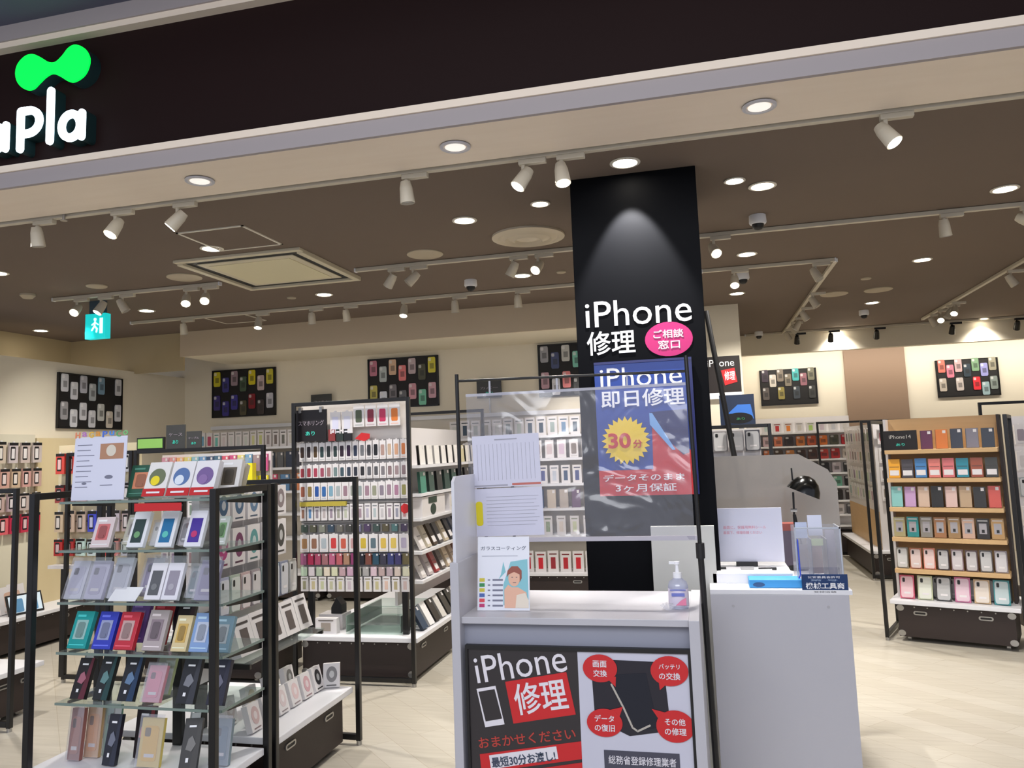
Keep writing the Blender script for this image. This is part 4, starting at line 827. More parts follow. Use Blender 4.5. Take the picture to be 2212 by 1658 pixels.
brow(.92, .18, -2.55, -.95, [(200, 190, 180), (170, 150, 120), (205, 160, 90), (60, 140, 140), (60, 84, 120)]+pal(8, [(60, 76, 110), (90, 90, 100), (190, 180, 170)]), 'fourth rear shelf behind clear sheet', 'book', .09)
brow(.66, .18, -2.55, -.95, pal(12, [(190, 186, 176), (150, 140, 120), (206, 196, 180)]), 'fifth rear shelf behind clear sheet', 'slim', .09)
brow(.30, .20, -2.2, -.95, [(120, 150, 200), (205, 205, 210), (214, 150, 160), (190, 30, 50), (196, 30, 44), (150, 40, 50), (176, 34, 44), (196, 30, 44), (150, 30, 40), (190, 60, 60)], 'red low row on rear base', 'slim', .11)
t = thing('hook_rod', 'small black pole frame of far shelf seen through clear sheet', 'rod', (-1.86, 7.55, 0)); part('pole', MB().box(-.012, .012, -.012, .012, 0, 1.7), BLK, t)
# ---- right rack with wooden shelves (turned)
RA = math.atan2(-.29, .72); RO = (1.26, 6.44, 0)
def rl(x, y): return (RO[0]+x*math.cos(RA)-y*math.sin(RA), RO[1]+x*math.sin(RA)+y*math.cos(RA))
base_unit('dark trunk base with white top under wooden right rack', (rl(.03, .0)[0], rl(.03, .0)[1], 0), RA, .78, .45, handles=('f',))
WOOD = mat_wood('shelf_wood', (210, 176, 128), (192, 156, 110), (.6, 1, 6), .5)
wr = thing('wooden_shelf_rack', 'right rack of oak shelves stocked with notebook cases', 'shelf rack', (rl(.42, .40)[0], rl(.42, .40)[1], .30), RA)
part('wood_back', MB().box(-.375, .375, -.14, -.12, .0, 1.33), WOOD, wr)
for s in (-1, 1): part('side_panel', MB().box(s*.375-.009, s*.375+.009, -.24, -.05, .0, 1.33), PACK if s < 0 else DKB, wr)
RS = [1.395, 1.185, .97, .75, .52]
for z in RS: part('wood_shelf', MB().box(-.366, .366, -.37, -.14, z-.33, z-.30), WOOD, wr, bevel=.002)
for x, lab in ((-.03, 'left'), (.85, 'right')):
    p = rl(x, .0)
    tube_frame('tube_rack', 'black tube side frame at the %s of wooden right rack' % lab, 'rack', (p[0], p[1], 0), RA+PI/2, .45, 1.625)
def rrow(z, h, cols, where, kind='book', w_=.078, y=.06, lean=8, x0=.06, x1=.78): prow(kind, rl(x0, y), rl(x1, y), z, w_, h, .02, cols, where, 'cases on wooden right rack', lean=D(lean))
rrow(RS[0], .14, [(92, 32, 70), (214, 120, 50), (44, 50, 66), (124, 120, 132), (38, 46, 62)], 'top shelf of wooden rack', 'book', .08, x0=.29)
p = rl(.165, .05)
t = thing('category_sign', 'black sign reading iPhone14 on the wooden rack top shelf', 'sign', (p[0], p[1], RS[0]), RA)
part('sign_plate', MB().box(-.115, .115, 0, .012, 0, .145), mat('sign_black2', (28, 24, 24), .4), t)
lettering('iPhone14', t, -.075, .075, .085, .112, 0, mat('chalk2', (190, 186, 180), .6), 0); lettering('あり', t, -.03, .03, .03, .05, 0, mat('print_teal'), .02)
rrow(RS[1], .14, [(226, 160, 40), (70, 66, 72), (60, 120, 176), (216, 120, 110), (206, 110, 112), (20, 128, 148), (150, 70, 40), (50, 50, 46)], 'second shelf of wooden rack', 'book_tag')
rrow(RS[2], .15, [(130, 186, 182), (186, 150, 190), (196, 170, 150), (20, 18, 16), (206, 176, 168), (176, 150, 120), (24, 20, 18), (196, 80, 70)], 'third shelf of wooden rack', 'book')
rrow(RS[3], .145, [(156, 146, 106), (40, 128, 128), (128, 124, 116), (150, 104, 66), (150, 118, 76), (190, 156, 136), (30, 24, 20), (170, 134, 84)], 'fourth shelf of wooden rack', 'window')
rrow(RS[4], .15, [(130, 124, 112), (176, 110, 84), (206, 126, 104), (66, 54, 56), (140, 116, 120), (100, 78, 80), (90, 84, 82), (150, 140, 146)], 'fifth shelf of wooden rack', 'clear')
rrow(.30, .17, [(206, 96, 120), (190, 196, 160), (60, 58, 56), (196, 110, 150), (190, 160, 120), (36, 128, 132)], 'front of wooden rack base', 'clear', .10, y=.05, lean=14)
rrow(.30, .155, [(196, 60, 90), (110, 116, 110), (60, 70, 70), (90, 84, 84), (50, 70, 72), (80, 76, 78), (40, 50, 50)], 'behind front packs on wooden rack base', 'clear', .09, y=.16, lean=4)
# rack at right edge and far right unit
tube_frame('tube_rack', 'black tube frame standing behind wooden rack at right edge', 'rack', (2.48, 8.0, 0), 0, .8, 1.78)
t = thing('pegboard', 'hook panel cut by the right picture edge', 'pegboard', (2.32, 6.9, .0)); part('panel_board', MB().box(.02, .62, 0, .02, .3, 1.62), PACK, t); part('panel_foot', MB().box(0, .62, -.15, .15, 0, .3), DKB, t)
prow('card', (2.34, 6.84), (2.62, 6.84), 1.40, .085, .15, .02, [(150, 140, 150), (200, 196, 196), (90, 90, 100)], 'upper row at right picture edge', 'packs at right edge')
prow('card', (2.34, 6.84), (2.62, 6.84), 1.20, .085, .15, .02, [(200, 196, 196), (190, 190, 196), (200, 180, 180)], 'second row at right picture edge', 'packs at right edge')
prow('clear', (2.34, 6.84), (2.62, 6.84), 1.0, .085, .15, .02, [(150, 156, 160), (170, 176, 180), (150, 150, 156)], 'third row at right picture edge', 'packs at right edge')
prow('card', (2.34, 6.84), (2.62, 6.84), .78, .085, .15, .02, [(190, 160, 160), (150, 140, 150), (200, 196, 196)], 'fourth row at right picture edge', 'packs at right edge')
base_unit('dark trunk base with white top in the far right aisle', (1.66, 9.1, 0), 0, .85, 1.74, handles=('f',))
tube_frame('tube_rack', 'black tube frame at near end of far right gondola', 'rack', (1.65, 9.06, 0), 0, .85, 1.68)
tube_frame('tube_rack', 'thin black tube frame further back in far right gondola', 'rack', (1.45, 10.9, 0), 0, .85, 1.72)
t = thing('pegboard', 'wood and white hook panel of the far right gondola', 'pegboard', (1.78, 10.0, .3))
part('panel_board', MB().box(-.0, .02, -.8, .95, .4, 1.34), PACK, t); part('wood_board', MB().box(-.0, .02, -.8, .95, 0, .4), WOOD, t)
t = thing('pegboard', 'front hook panel of the far right gondola', 'pegboard', (2.10, 9.16, .3)); part('panel_board', MB().box(-.32, .32, 0, .02, 0, 1.34), PACK, t)
for k, (z, cs) in enumerate(((1.42, [(206, 120, 130), (150, 150, 156)]), (1.22, [(150, 140, 130), (190, 170, 160)]), (1.02, [(120, 110, 110), (176, 160, 150)]), (.82, [(130, 120, 110), (170, 150, 130)]))):
    prow('card', (1.80, 9.12), (2.04, 9.12), z, .10, .16, .02, cs, ('top', 'second', 'third', 'lowest')[k]+' row of far right gondola', 'packs on far right gondola')
for k, z in enumerate((1.42, 1.20, .98, .78)):
    prow('card', (1.752, 10.7), (1.752, 9.25), z, .13, .17, .02, pal(9, [(150, 146, 150), (190, 170, 170), (120, 116, 120), (200, 190, 180)]), ('top', 'second', 'third', 'lowest')[k]+' row, far gondola left face', 'packs on far right gondola side')
# far right wall shelving
t = thing('wall_shelving', 'white shelving with bright small goods on right rear wall', 'shelf unit', (1.35, 11.2, 0))
part('back_panel', MB().box(-.9, .55, .05, .07, .3, 1.8), PACK, t)
FS = [1.60, 1.42, 1.24, 1.06, .88, .70, .52, .38]
for z in FS: part('shelf', MB().box(-.9, .55, -.2, .05, z-.022, z), WHITE, t)
part('end_panel', MB().box(.10, .12, -.2, .05, .3, 1.24), WHITE, t)
part('plinth', MB().box(-.9, .55, -.2, .05, 0, .3), DKB, t)
FC = [[(206, 206, 210), (200, 200, 190), (190, 205, 200), (196, 50, 50), (225, 130, 50), (206, 200, 190), (170, 200, 110), (206, 190, 200), (200, 200, 205), (210, 205, 200)],
      [(60, 60, 64), (206, 200, 205), (220, 190, 195), (225, 130, 90), (60, 44, 40), (206, 120, 50), (196, 90, 50), (225, 120, 40), (80, 80, 60), (190, 40, 50)],
      [(200, 180, 160), (150, 60, 40), (206, 110, 50), (70, 50, 30), (190, 120, 50), (60, 34, 24), (80, 50, 40), (190, 60, 50), (176, 40, 40), (200, 190, 180)],
      [None]*6+[(30, 28, 30), (28, 26, 30), (190, 180, 186), (60, 60, 60)], [None]*6+[(120, 176, 150), (126, 180, 150), (110, 170, 146), (30, 30, 32)], [None]*6+[(40, 34, 34), (120, 30, 34), (36, 30, 30), (60, 50, 50)],
      [None]*6+[(205, 196, 196), (190, 110, 110), (210, 205, 205), (90, 90, 96)]]
for k, cs in enumerate(FC):
    prow('slim' if k == 0 else 'case', (.47, 11.05), (1.88, 11.05), FS[k], .11, .13, .04, cs, ('top', 'second', 'third', 'fourth', 'fifth', 'sixth', 'seventh')[k]+' shelf of right rear wall', 'small goods on right rear wall')
# rack and posters behind the column
tube_frame('tube_rack', 'black tube frame with grey packs right of the column', 'rack', (-.35, 6.15, 0), 0, .83, 1.63)
t = thing('pegboard', 'hook panel with grey packs right of the column', 'pegboard', (.06, 6.30, 0)); part('panel_board', MB().box(-.38, .36, 0, .02, .3, 1.6), PACK, t); part('panel_foot', MB().box(-.38, .38, -.1, .3, 0, .3), DKB, t)
prow('clear', (-.30, 6.24), (.42, 6.24), 1.43, .115, .16, .02, [(130, 126, 130)]*2+[(150, 146, 148), (140, 136, 138), (150, 146, 148), (70, 70, 78)], 'grey row right of the column', 'grey packs behind column')
prow('clear', (-.30, 6.24), (.42, 6.24), 1.22, .115, .16, .02, [(150, 146, 148)]*6, 'lower grey row right of the column', 'grey packs behind column')
t = thing('repair_poster', 'black and red repair poster on the rear pillar', 'poster', (.235, 7.97, 1.93))
part('poster_sheet', MB().box(-.17, .155, 0, .02, .06, .42), mat('poster_black', (32, 24, 22), .5), t)
part('red_block', MB().prism([(-.03, .28), (.10, .30), (.12, .16), (.0, .13)], -.003, 0), PRED, t); lettering('iPhone', t, -.16, .10, .32, .39, 0, PW, 0); lettering('修理', t, .0, .10, .18, .27, -.003, PW, .01)
part('white_foot', MB().box(-.17, .155, -.001, .02, 0, .06), PW, t)
t = thing('blue_poster', 'blue glossy poster standing above the grey packs rack', 'poster', (.30, 6.55, 1.63))
part('poster_sheet', MB().box(-.16, .11, 0, .01, 0, .25), mat('poster_navy', (30, 44, 70), .4), t); part('printed_picture', MB().prism([(-.1, .10), (-.02, .17), (.08, .17), (.10, .05), (.03, .10)], -.002, 0), mat('poster_blue', (60, 120, 210), .4), t)
part('poster_stem', MB().box(-.02, .02, .01, .03, -.1, .1), SIL, t)
t = thing('oval_sign', 'black oval sign with tiny green letters above grey packs', 'sign', (.27, 6.18, 1.635)); part('oval_plate', MB().prism(ellipse(0, .045, .10, .042), 0, .02), INK, t); lettering('あり', t, -.02, .04, .03, .05, 0, mat('print_green', (70, 150, 90), .5), .02)
t = thing('banner_pole', 'slanting black banner pole behind the column edge', 'pole', (.12, 6.0, 0)); part('pole_shaft', MB().cyl((.26, 0, .0), (-.045, 0, 2.49), .02), INK, t); part('pole_foot', MB().box(.18, .34, -.08, .08, 0, .01), INK, t)

# ---------------------------------------------------------------- service counters
CW = mat('counter_white', (182, 181, 187), .35)
ct = thing('service_counter', 'white front counter with side wings behind the repair poster', 'counter', (-.52, 3.0, 0))
part('counter_top', MB().box(-.445, .425, .0, .58, .835, .86), CW, ct, bevel=.002)
part('side_panel', MB().box(-.48, -.445, -.02, .60, 0, 1.07), CW, ct, bevel=.002)
part('side_panel', MB().box(.425, .463, -.02, .60, 0, .862), CW, ct, bevel=.002)
part('front_panel', MB().box(-.445, .425, .04, .06, .05, .835), mat('counter_shade', (150, 152, 165), .5), ct)  # white apron; shadow under the counter top put into its bluish grey
part('rear_panel', MB().box(-.445, .425, .56, .58, .0, .835), CW, ct)
part('upper_wing', MB().prism([(.0, 1.07), (.32, 1.07), (.32, 1.405), (.03, 1.405), (.0, 1.385)], -.006, .006, T=Matrix.Translation((-.462, -.01, 0)) @ Matrix.Rotation(PI/2, 4, 'Z')), mat('wing_white', (214, 214, 220), .3), ct)
# poster board on the counter front
pb = thing('repair_poster_board', 'black framed landscape repair poster on the counter front', 'poster', (-.52, 3.0, 0))
def q(x): return x+.52
part('poster_frame', MB().box(q(-.95), q(-.09), -.012, .012, .742, .757).box(q(-.95), q(-.09), -.012, .012, .10, .115).box(q(-.95), q(-.94), -.012, .012, .115, .742).box(q(-.105), q(-.09), -.012, .012, .115, .742), INK, pb)
part('poster_left_half', MB().box(q(-.94), q(-.511), -.004, .01, .115, .742), mat('poster_charcoal', (48, 44, 46), .3), pb)
part('poster_right_half', MB().box(q(-.511), q(-.105), -.004, .01, .115, .742), mat('poster_lilac', (196, 196, 210), .3), pb)
TW = mat('poster_text_white', (222, 218, 224), .5)
lettering('iPhone', pb, q(-.905), q(-.905)+.36, .612, .712, -.004, TW, .0, rot=D(9))
part('red_block', MB().prism([(q(-.795), .622), (q(-.556), .665), (q(-.527), .513), (q(-.768), .470)], -.0055, -.004), PRED, pb)
lettering('修理', pb, q(-.752), q(-.752)+.205, .500, .615, -.0055, TW, .012, rot=D(9))
part('phone_outline', MB().prism([(q(-.910), .592), (q(-.834), .606), (q(-.803), .466), (q(-.880), .452)], -.0055, -.004), TW, pb)
part('phone_screen', MB().prism([(q(-.902), .582), (q(-.838), .594), (q(-.812), .487), (q(-.877), .474)], -.007, -.0055), mat('poster_charcoal'), pb)
PR2 = mat('print_dull_red', (176, 60, 52), .5)
lettering('おまかせください', pb, q(-.905), q(-.905)+.38, .372, .412, -.004, PR2, .012, rot=D(8))
part('red_strip', MB().prism([(q(-.905), .352), (q(-.511), .418), (q(-.511), .355), (q(-.90), .285)], -.0055, -.004).prism([(q(-.905), .27), (q(-.511), .343), (q(-.511), .28), (q(-.90), .205)], -.0055, -.004), PRED, pb)
part('label_strip', MB().prism([(q(-.868), .350), (q(-.606), .396), (q(-.600), .352), (q(-.862), .300)], -.007, -.0055), TW, pb)
lettering('最短30分お渡し!', pb, q(-.855), q(-.855)+.25, .306, .343, -.007, mat('print_slate', (60, 70, 90), .5), .015, rot=D(9))
part('photo_backdrop', MB().prism([(q(-.462), .715), (q(-.195), .710), (q(-.180), .47), (q(-.33), .445), (q(-.455), .50)], -.0055, -.004), mat('photo_dark', (34, 32, 42), .3), pb)
part('phone_photo', MB().prism([(q(-.40), .66), (q(-.26), .67), (q(-.225), .48), (q(-.30), .465), (q(-.345), .545)], -.007, -.0055), mat('photo_navy', (20, 24, 38), .25), pb)
m = MB(); stroke(m, [(q(-.388), .626), (q(-.347), .544), (q(-.318), .476), (q(-.30), .464), (q(-.255), .486)], .007, -.0075, -.007); part('phone_edge', m, mat('edge_champagne', (176, 170, 160), .3), pb)
for (cx_, cz_, a_, b_, tail, l1, l2) in ((-.428, .683, .064, .050, [(-.40, .645), (-.37, .655), (-.373, .618)], '画面', '交換'), (-.174, .680, .068, .053, [(-.215, .65), (-.18, .640), (-.212, .612)], 'バッテリ', 'の交換'),
                                         (-.420, .489, .066, .050, [(-.40, .535), (-.365, .51), (-.35, .548)], 'データ', 'の復旧'), (-.164, .487, .068, .056, [(-.20, .535), (-.215, .50), (-.245, .545)], 'その他', 'の修理')):
    sbb = part('speech_bubble', MB().prism(ellipse(q(cx_), cz_, a_, b_), -.009, -.0075), PRED, pb); part('bubble_tail', MB().prism([(q(x), z) for x, z in tail], -.0086, -.0075), PRED, sbb)
    lettering(l1, sbb, q(cx_-a_*.55), q(cx_+a_*.55), cz_+.004, cz_+.028, -.009, TW, .012, keep=True); lettering(l2, sbb, q(cx_-a_*.6), q(cx_+a_*.6), cz_-.030, cz_-.005, -.009, TW, .012, keep=True)
part('license_block', MB().box(q(-.428), q(-.155), -.0055, -.004, .12, .392), mat('license_slate', (70, 70, 84), .4), pb)
lettering('総務省登録修理業者', pb, q(-.412), q(-.168), .345, .375, -.0055, TW, .005); lettering('登録番号', pb, q(-.385), q(-.19), .310, .332, -.0055, TW, .005)
# brochure stand
br = thing('brochure', 'white glass-coating brochure with smiling person picture on counter', 'brochure', (-.825, 3.12, .862), (-D(9), 0, D(2)))
part('brochure_sheet', MB().box(-.108, .108, 0, .003, 0, .29), mat('paper_white', (226, 228, 236), .5), br)
part('brochure_easel', MB().prism([(0, .0), (.005, .0), (.005, .2)], -.03, .03, T=Matrix.Translation((0, .003, 0)) @ Matrix.Rotation(PI/2, 4, 'Z')), WHITE, br)
lettering('ガラスコーティング', br, -.095, .095, .236, .252, 0, mat('print_slate'), 0, depth=.001)
for i, cc in enumerate([(205, 190, 60), (50, 140, 80), (205, 190, 60), (70, 100, 170), (220, 70, 80), (190, 50, 110)]):
    part('bullet_mark', MB().box(-.10, -.078, -.001, 0, .112-i*.020, .126-i*.020), mat('bullet_%d' % i, cc, .5), br)
m = MB()
for i in range(6): m.box(-.065, -.055, -.001, 0, .116-i*.02, .121-i*.02).box(-.045, -.002, -.001, 0, .115-i*.02, .122-i*.02)
m.box(-.09, .06, -.001, 0, .212, .2135)
part('printed_lines', m, mat('print_grey'), br)
part('picture_background', MB().prism([(.0, .10), (.03, .19), (.10, .20), (.104, .02), (.0, .02)], -.0008, 0).prism([(-.02, .12), (.01, .15), (.0, .19), (-.01, .14)], -.0008, 0), mat('print_aqua', (130, 190, 200), .5), br)
part('printed_person', MB().prism([(.005, .01), (.004, .08), (.02, .10), (.035, .09), (.06, .09), (.095, .07), (.104, .01)], -.0016, -.0008).prism(ellipse(.045, .125, .024, .032), -.0018, -.0008), mat('print_skin', (224, 176, 150), .5), br)
part('printed_hair', MB().prism([(.015, .13), (.018, .155), (.035, .172), (.06, .172), (.076, .155), (.076, .125), (.068, .11), (.068, .14), (.045, .15), (.022, .14)], -.0026, -.0018), mat('print_hair', (146, 76, 60), .5), br)
part('printed_shirt', MB().prism([(.05, .01), (.055, .06), (.09, .068), (.104, .04), (.104, .01)], -.0024, -.0016), mat('print_shirt', (226, 214, 196), .5), br)
m = MB(); m.box(.034, .040, -.0024, -.0018, .128, .130).box(.052, .058, -.0024, -.0018, .128, .130).box(.040, .053, -.0024, -.0018, .107, .109)
part('printed_face_lines', m, mat('print_slate'), br)
# sanitiser
sb = thing('sanitiser_bottle', 'clear pump bottle of hand sanitiser with pink label', 'bottle', (-.135, 3.22, .861))
part('bottle_body', MB().lathe([(0, 0), (.036, 0), (.039, .006), (.039, .085), (.034, .10), (.018, .112), (.015, .12), (0, .12)], 0, 28), mat_clear('bottle_clear', (.85, .87, .95), .45, .1, (.75, .77, .9)), sb, smooth=True)
part('pump_head', MB().lathe([(.017, .112), (.017, .135), (.008, .137), (.006, .165), (.012, .168), (.012, .178), (0, .18)], 0, 18).box(-.03, .0, -.006, .006, .168, .178), PW, sb, smooth=True)
part('label', MB().lathe([(.0393, .012), (.0398, .014), (.0398, .074), (.0393, .076)], 0, 28), mat('label_pale', (214, 206, 222), .5), sb, smooth=True)
part('pink_swoosh', MB().prism([(-.01, .016), (.03, .016), (.03, .045), (.01, .034)], -.042, -.038), mat('label_pink', (226, 130, 160), .5), sb); part('label_band', MB().box(-.025, .025, -.0415, -.038, .05, .062).box(-.03, .03, -.0412, -.038, .072, .076), mat('label_blue', (110, 120, 190), .5), sb)
t = thing('plastic_wrap', 'small crumpled clear wrap beside the sanitiser bottle', 'wrapper', (-.175, 3.15, .862)); m = MB()
for k in range(8):
    a = k*PI/4; m.prism([(0, 0), (.03*math.cos(a), .02+.015*math.sin(a)), (.02*math.cos(a+.7), .03)], -.01+k*.002, -.008+k*.002)
part('wrap_sheet', m, CLEARP, t)
# stand with clear sheet
vs_ = thing('clear_sheet_stand', 'two black poles holding a hanging clear vinyl sheet over counter', 'partition stand', (-.55, 3.30, 0))
def vx(x): return x+.55
for xb, xt, top in ((-1.045, -1.05, 1.845), (-.028, -.052, 1.865)):
    xm = xb+(xt-xb)*.57
    part('pole', MB().cyl((vx(xb), 0, .01), (vx(xm), 0, 1.07), .0125).cyl((vx(xm), 0, 1.07), (vx(xt), 0, top), .0085), BLK, vs_)
    part('pole_clamp', MB().cyl((vx(xm), 0, 1.04), (vx(xm), 0, 1.10), .018), INK, vs_)
    part('pole_foot', MB().box(vx(xb)-.02, vx(xb)+.02, -.15, .15, 0, .012), BLK, vs_)
part('crossbar', MB().cyl((vx(-1.05), 0, 1.815), (vx(-.05), 0, 1.80), .006), BLK, vs_)
# slightly wavy vinyl
m = MB(); nx, nz = 48, 20; vv = []
x0, x1, z0, z1 = -1.01, -.06, 1.115, 1.752
for j in range(nz+1):
    for i in range(nx+1):
        u, v = i/nx, j/nz
        y = .006*math.sin(u*9+v*3)+.010*math.sin(u*5-v*4)*u+(.018*math.exp(-((u-.78-.1*v)/.06)**2))
        vv.append((vx(x0+(x1-x0)*u), y, z0+(z1-z0)*v+(1-v)*.0))
m.add(vv, [(j*(nx+1)+i, j*(nx+1)+i+1, (j+1)*(nx+1)+i+1, (j+1)*(nx+1)+i) for j in range(nz) for i in range(nx)])
VIN = mat_clear('vinyl_sheet', (.90, .90, .93), .13, .08, (.62, .62, .68), .18, bump=.35)
part('vinyl_sheet', m, VIN, vs_, smooth=True, label='slightly hazy clear vinyl sheet')
part('weight_bar', MB().box(vx(-.90), vx(-.05), -.006, .006, 1.112, 1.13), mat('weight_bar', (182, 178, 186), .3), vs_)
part('top_hem', MB().box(vx(-1.01), vx(-.06), -.003, .003, 1.742, 1.754), mat_clear('hem', (.8, .8, .85), .4, .1), vs_)
for x in (-.9, -.6, -.3): part('hanging_loop', MB().box(vx(x)-.004, vx(x)+.004, -.002, .002, 1.75, 1.81), mat_clear('hem'), vs_)
PAP = mat('paper_grey_white', (206, 206, 222), .6)
t = thing('notice_sheet', 'white A4 notice with vertical ruled lines taped on sheet', 'notice', (-.828, 3.278, 1.347), (0, D(-1), 0))
part('paper', MB().box(-.15, .147, 0, .001, 0, .222), PAP, t)
m = MB()
for k in range(15): m.box(-.13+k*.018, -.129+k*.018, -.001, 0, .03, .185)
m.box(-.05, .05, -.001, 0, .20, .205); m.box(-.15, .0, -.001, 0, .004, .010)
part('printed_lines', m, mat('line_grey', (160, 160, 172), .6), t); part('red_print', MB().box(.02, .145, -.001, 0, .005, .014), mat('print_brick', (190, 110, 100), .6), t)
t = thing('notice_sheet', 'white A4 notice with yellow tab, below the ruled one', 'notice', (-.823, 3.278, 1.14), (0, D(-1), 0))
part('paper', MB().box(-.15, .147, 0, .001, 0, .202), PAP, t); part('yellow_tab', MB().prism(rrect(-.148, -.118, .045, .148, .012), -.0015, 0), mat('tab_yellow', (222, 206, 30), .6), t)
m = MB()
for k in range(9): m.box(-.10, .13-.01*(k % 3), -.001, 0, .165-k*.015, .1665-k*.015)
part('printed_lines', m, mat('line_grey'), t)
# white low partition and grey partition behind the desk
slab_w = solo('low_partition', MB().box(-.27, .02, 0, .03, 0, 1.12), mat('partition_white', (196, 196, 190), .6), 'pale low partition board between counters, below the banner', 'partition', (0, 3.78, 0), bevel=.002)
solo('grey_partition', MB().prism([(-.04, .0), (.66, .0), (.66, 1.27), (.62, 1.34), (.48, 1.425), (-.04, 1.425)], 0, .012), mat_clear('partition_smoke', (.62, .58, .54), .60, .05, (.50, .46, .41)), 'large smoky grey partition screen behind the repair desk', 'partition', (0, 4.40, 0))
# repair desk
rd = thing('repair_desk', 'tall white repair desk at right with plain front', 'desk', (.27, 3.62, 0))
part('front_panel', MB().box(-.285, .285, 0, .02, 0, .84), CW, rd, bevel=.002); part('desk_top', MB().box(-.285, .30, .0, .70, .84, .86), WMEL, rd, bevel=.002)
part('side_panel', MB().box(.265, .285, .02, .70, 0, .84), CW, rd); part('side_panel', MB().box(-.285, -.265, .02, .70, 0, .84), CW, rd)
part('screw_cover', MB().cyl((-.19, -.002, .79), (-.19, 0, .79), .006).cyl((.2, -.002, .79), (.2, 0, .79), .006), mat('screw_grey', (170, 168, 172), .5), rd)
part('raised_shelf', MB().box(-.27, .08, .16, .52, .86, .905), WMEL, rd, bevel=.002)
t = thing('work_mat', 'light blue mat on the front of repair desk', 'mat', (.245, 3.66, .861)); part('mat_sheet', MB().box(-.09, .13, 0, .11, 0, .035), mat('mat_blue', (60, 150, 215), .5), t, bevel=.003)
part('mat_stain', MB().prism(ellipse(-.05, .014, .025, .010), -.001, 0), mat('mat_dark_blue', (40, 80, 130), .5), t)
t = thing('white_board_sign', 'white upright sign board with pink handwriting on repair desk', 'sign', (.165, 4.0, .905), (-D(4), 0, D(-2)))
part('board', MB().box(-.165, .175, 0, .012, .02, .275), mat('board_lilac_white', (206, 206, 220), .5), t, bevel=.002)
part('board_foot', MB().box(-.05, .05, -.02, .06, 0, .02), INK, t)
m_ = mat('print_faint_pink', (222, 150, 165), .6)
lettering('画面に、保護用無料シール', t, -.10, .10, .175, .190, 0, m_, 0, depth=.001); lettering('画面下、修理依頼ください', t, -.10, .08, .15, .165, 0, m_, 0, depth=.001)
t = thing('pen', 'black pen lying before the white sign board', 'pen', (.03, 3.90, .911)); part('pen_barrel', MB().cyl((-.02, 0, 0), (.035, 0, 0), .005), INK, t)
t = thing('tool_clip', 'grey clip and tools lying below the white sign board', 'tool', (.19, 3.88, .906)); part('clip_body', MB().box(-.06, .0, 0, .02, 0, .012), SIL, t); part('clip_arm', MB().cyl((.02, 0, .006), (.09, .01, .006), .004).box(.08, .10, -.01, .01, 0, .01), INK, t)
t = thing('paper_slip', 'small white paper slip lying on raised desk shelf', 'paper', (.10, 3.86, .9055)); part('slip', MB().box(-.03, .03, 0, .03, 0, .002), PW, t)
# desk lamp
dlp = thing('desk_lamp', 'black domed desk lamp on jointed stem over repair desk', 'lamp', (.42, 4.18, .86))
part('lamp_base', MB().lathe([(0, 0), (.05, 0), (.05, .015), (.01, .025), (0, .025)], 0, 24), INK, dlp, smooth=True)
part('lower_arm', MB().cyl((0, 0, .02), (-.005, 0, .27), .007), BLK, dlp); part('brace_arm', MB().cyl((.03, 0, .04), (.0, 0, .27), .004), BLK, dlp)
part('upper_arm', MB().cyl((-.005, 0, .27), (-.002, 0, .38), .005), BLK, dlp); part('joint_knob', MB().cyl((-.02, 0, .29), (.01, 0, .29), .009), SIL, dlp)
T_ = Matrix.Translation((.045, 0, .375)) @ Matrix.Rotation(D(24), 4, 'Y')
prof = [(.004, .088), (.03, .082), (.055, .062), (.074, .032), (.083, 0), (.080, 0), (.071, .030), (.05, .058), (.0, .078)]
ls = part('lamp_shade', MB().lathe(prof, 0, 36, T=T_), mat('shade_black', (10, 10, 10), .18), dlp, smooth=True)
part('shade_finial', MB().cyl((.0, 0, .42), (-.002, 0, .50), .004), BLK, dlp); part('lamp_bulb', MB().lathe([(0, .0), (.02, .01), (.025, .03), (0, .05)], 0, 16, T=T_), PW, ls, smooth=True)
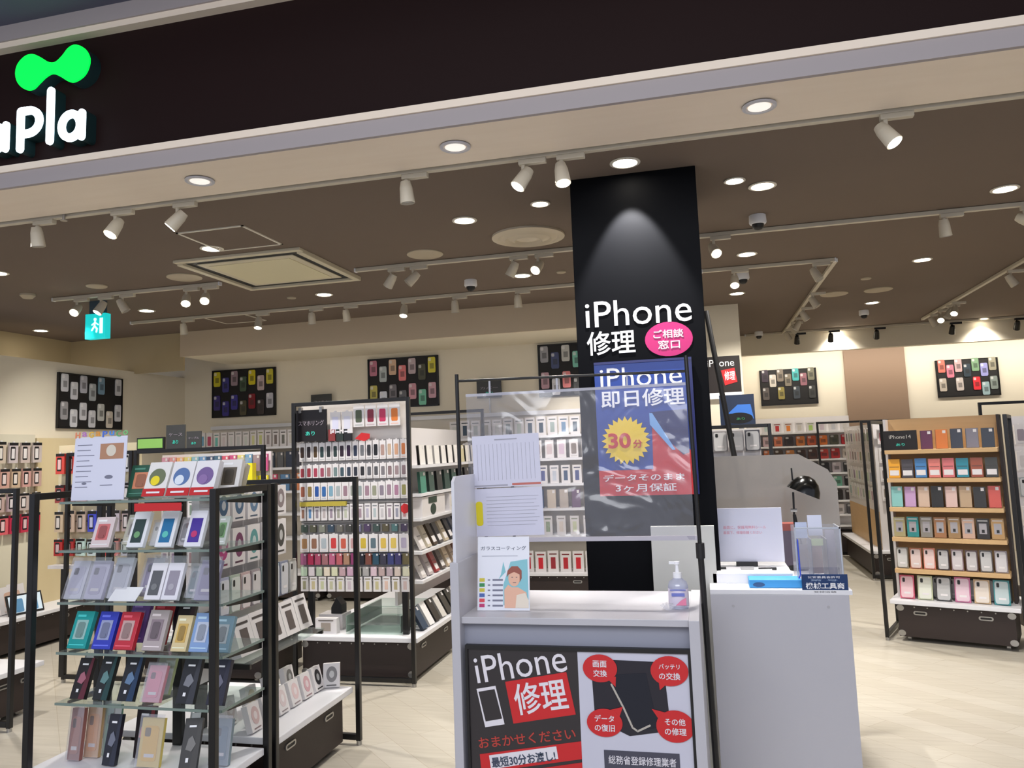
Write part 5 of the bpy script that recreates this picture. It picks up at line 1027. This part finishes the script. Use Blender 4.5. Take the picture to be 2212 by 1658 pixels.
# clear organiser box with small goods
ob = thing('acrylic_organiser', 'clear acrylic organiser box with compartments at desk corner', 'organiser', (.46, 3.80, .861))
part('box_wall', MB().box(-.095, .095, -.08, -.077, 0, .25).box(-.095, .095, .077, .08, 0, .25).box(-.095, -.092, -.077, .077, 0, .25).box(.092, .095, -.077, .077, 0, .25), CLEARP, ob)
part('box_floor', MB().box(-.092, .092, -.077, .077, 0, .006), CLEARP, ob); part('box_divider', MB().box(-.03, -.027, -.077, .077, .006, .20).box(.035, .038, -.077, .077, .006, .20), mat('divider_grey', (150, 150, 158), .3), ob)
part('box_edge', MB().box(-.096, .096, -.081, -.076, .245, .252).box(.09, .096, -.081, .08, .0, .252).box(-.096, -.091, -.082, -.079, 0, .25), mat('acrylic_edge', (180, 186, 196), .2), ob)
for i, (x, z, w_, h_, cc, lab) in enumerate(((-.06, .20, .05, .07, (180, 190, 214), 'pale blue sachet'), (.0, .21, .06, .09, (206, 210, 226), 'white sachet'), (.0, .165, .06, .03, (206, 220, 170), 'yellow-green card'), (-.055, .06, .04, .11, (150, 140, 140), 'taupe card'),
                                       (.0, .04, .05, .12, (170, 150, 150), 'dusty pink card'), (.065, .03, .04, .20, (176, 170, 180), 'grey strip'), (.06, .02, .012, .16, (60, 56, 60), 'dark cable'))):
    t = solo('sachet', MB().box(-w_/2, w_/2, 0, .004, 0, h_), OC, lab+' standing inside the clear organiser box', 'sachet', (.46+x, 3.79+.008*i-.02, .861+z), (-D(5), 0, 0), color=cc)
t = thing('licence_plate', 'navy dealer licence plate standing at desk corner', 'sign', (.455, 3.625, .861))
part('plate', MB().box(-.085, .10, -.004, .0, -.02, .065), mat('plate_navy', (10, 48, 96), .35), t)
lettering('公安委員会許可', t, -.06, .07, .048, .058, -.004, PW, 0, depth=.001); lettering('第 号', t, -.05, .06, .036, .044, -.004, mat('print_pale_blue', (150, 170, 200), .5), 0, depth=.001)
lettering('機械工具商', t, -.07, .085, .004, .030, -.004, PW, .02, depth=.001); lettering('登録店舗', t, -.04, .05, -.012, -.004, -.004, PW, 0, depth=.001)
t = thing('charging_cable', 'thin blue cable hanging at the organiser front', 'cord', (.355, 3.70, .861)); part('cable_run', MB().cyl((0, 0, .002), (.02, .0, .05), .003).cyl((.02, 0, .05), (.02, .02, .2), .003), mat('cord_blue', (40, 70, 190), .4), t)
t = thing('small_box_stack', 'reddish flat boxes behind the white sign board on desk', 'box', (.375, 4.27, .861)); part('box_body', MB().box(-.05, .05, 0, .08, 0, .18), mat('box_mauve', (110, 100, 116), .5), t); part('box_lid', MB().box(-.055, .055, -.003, .083, .18, .215), mat('box_red', (170, 90, 80), .5), t)
# grey-white pack stack seen past the counter
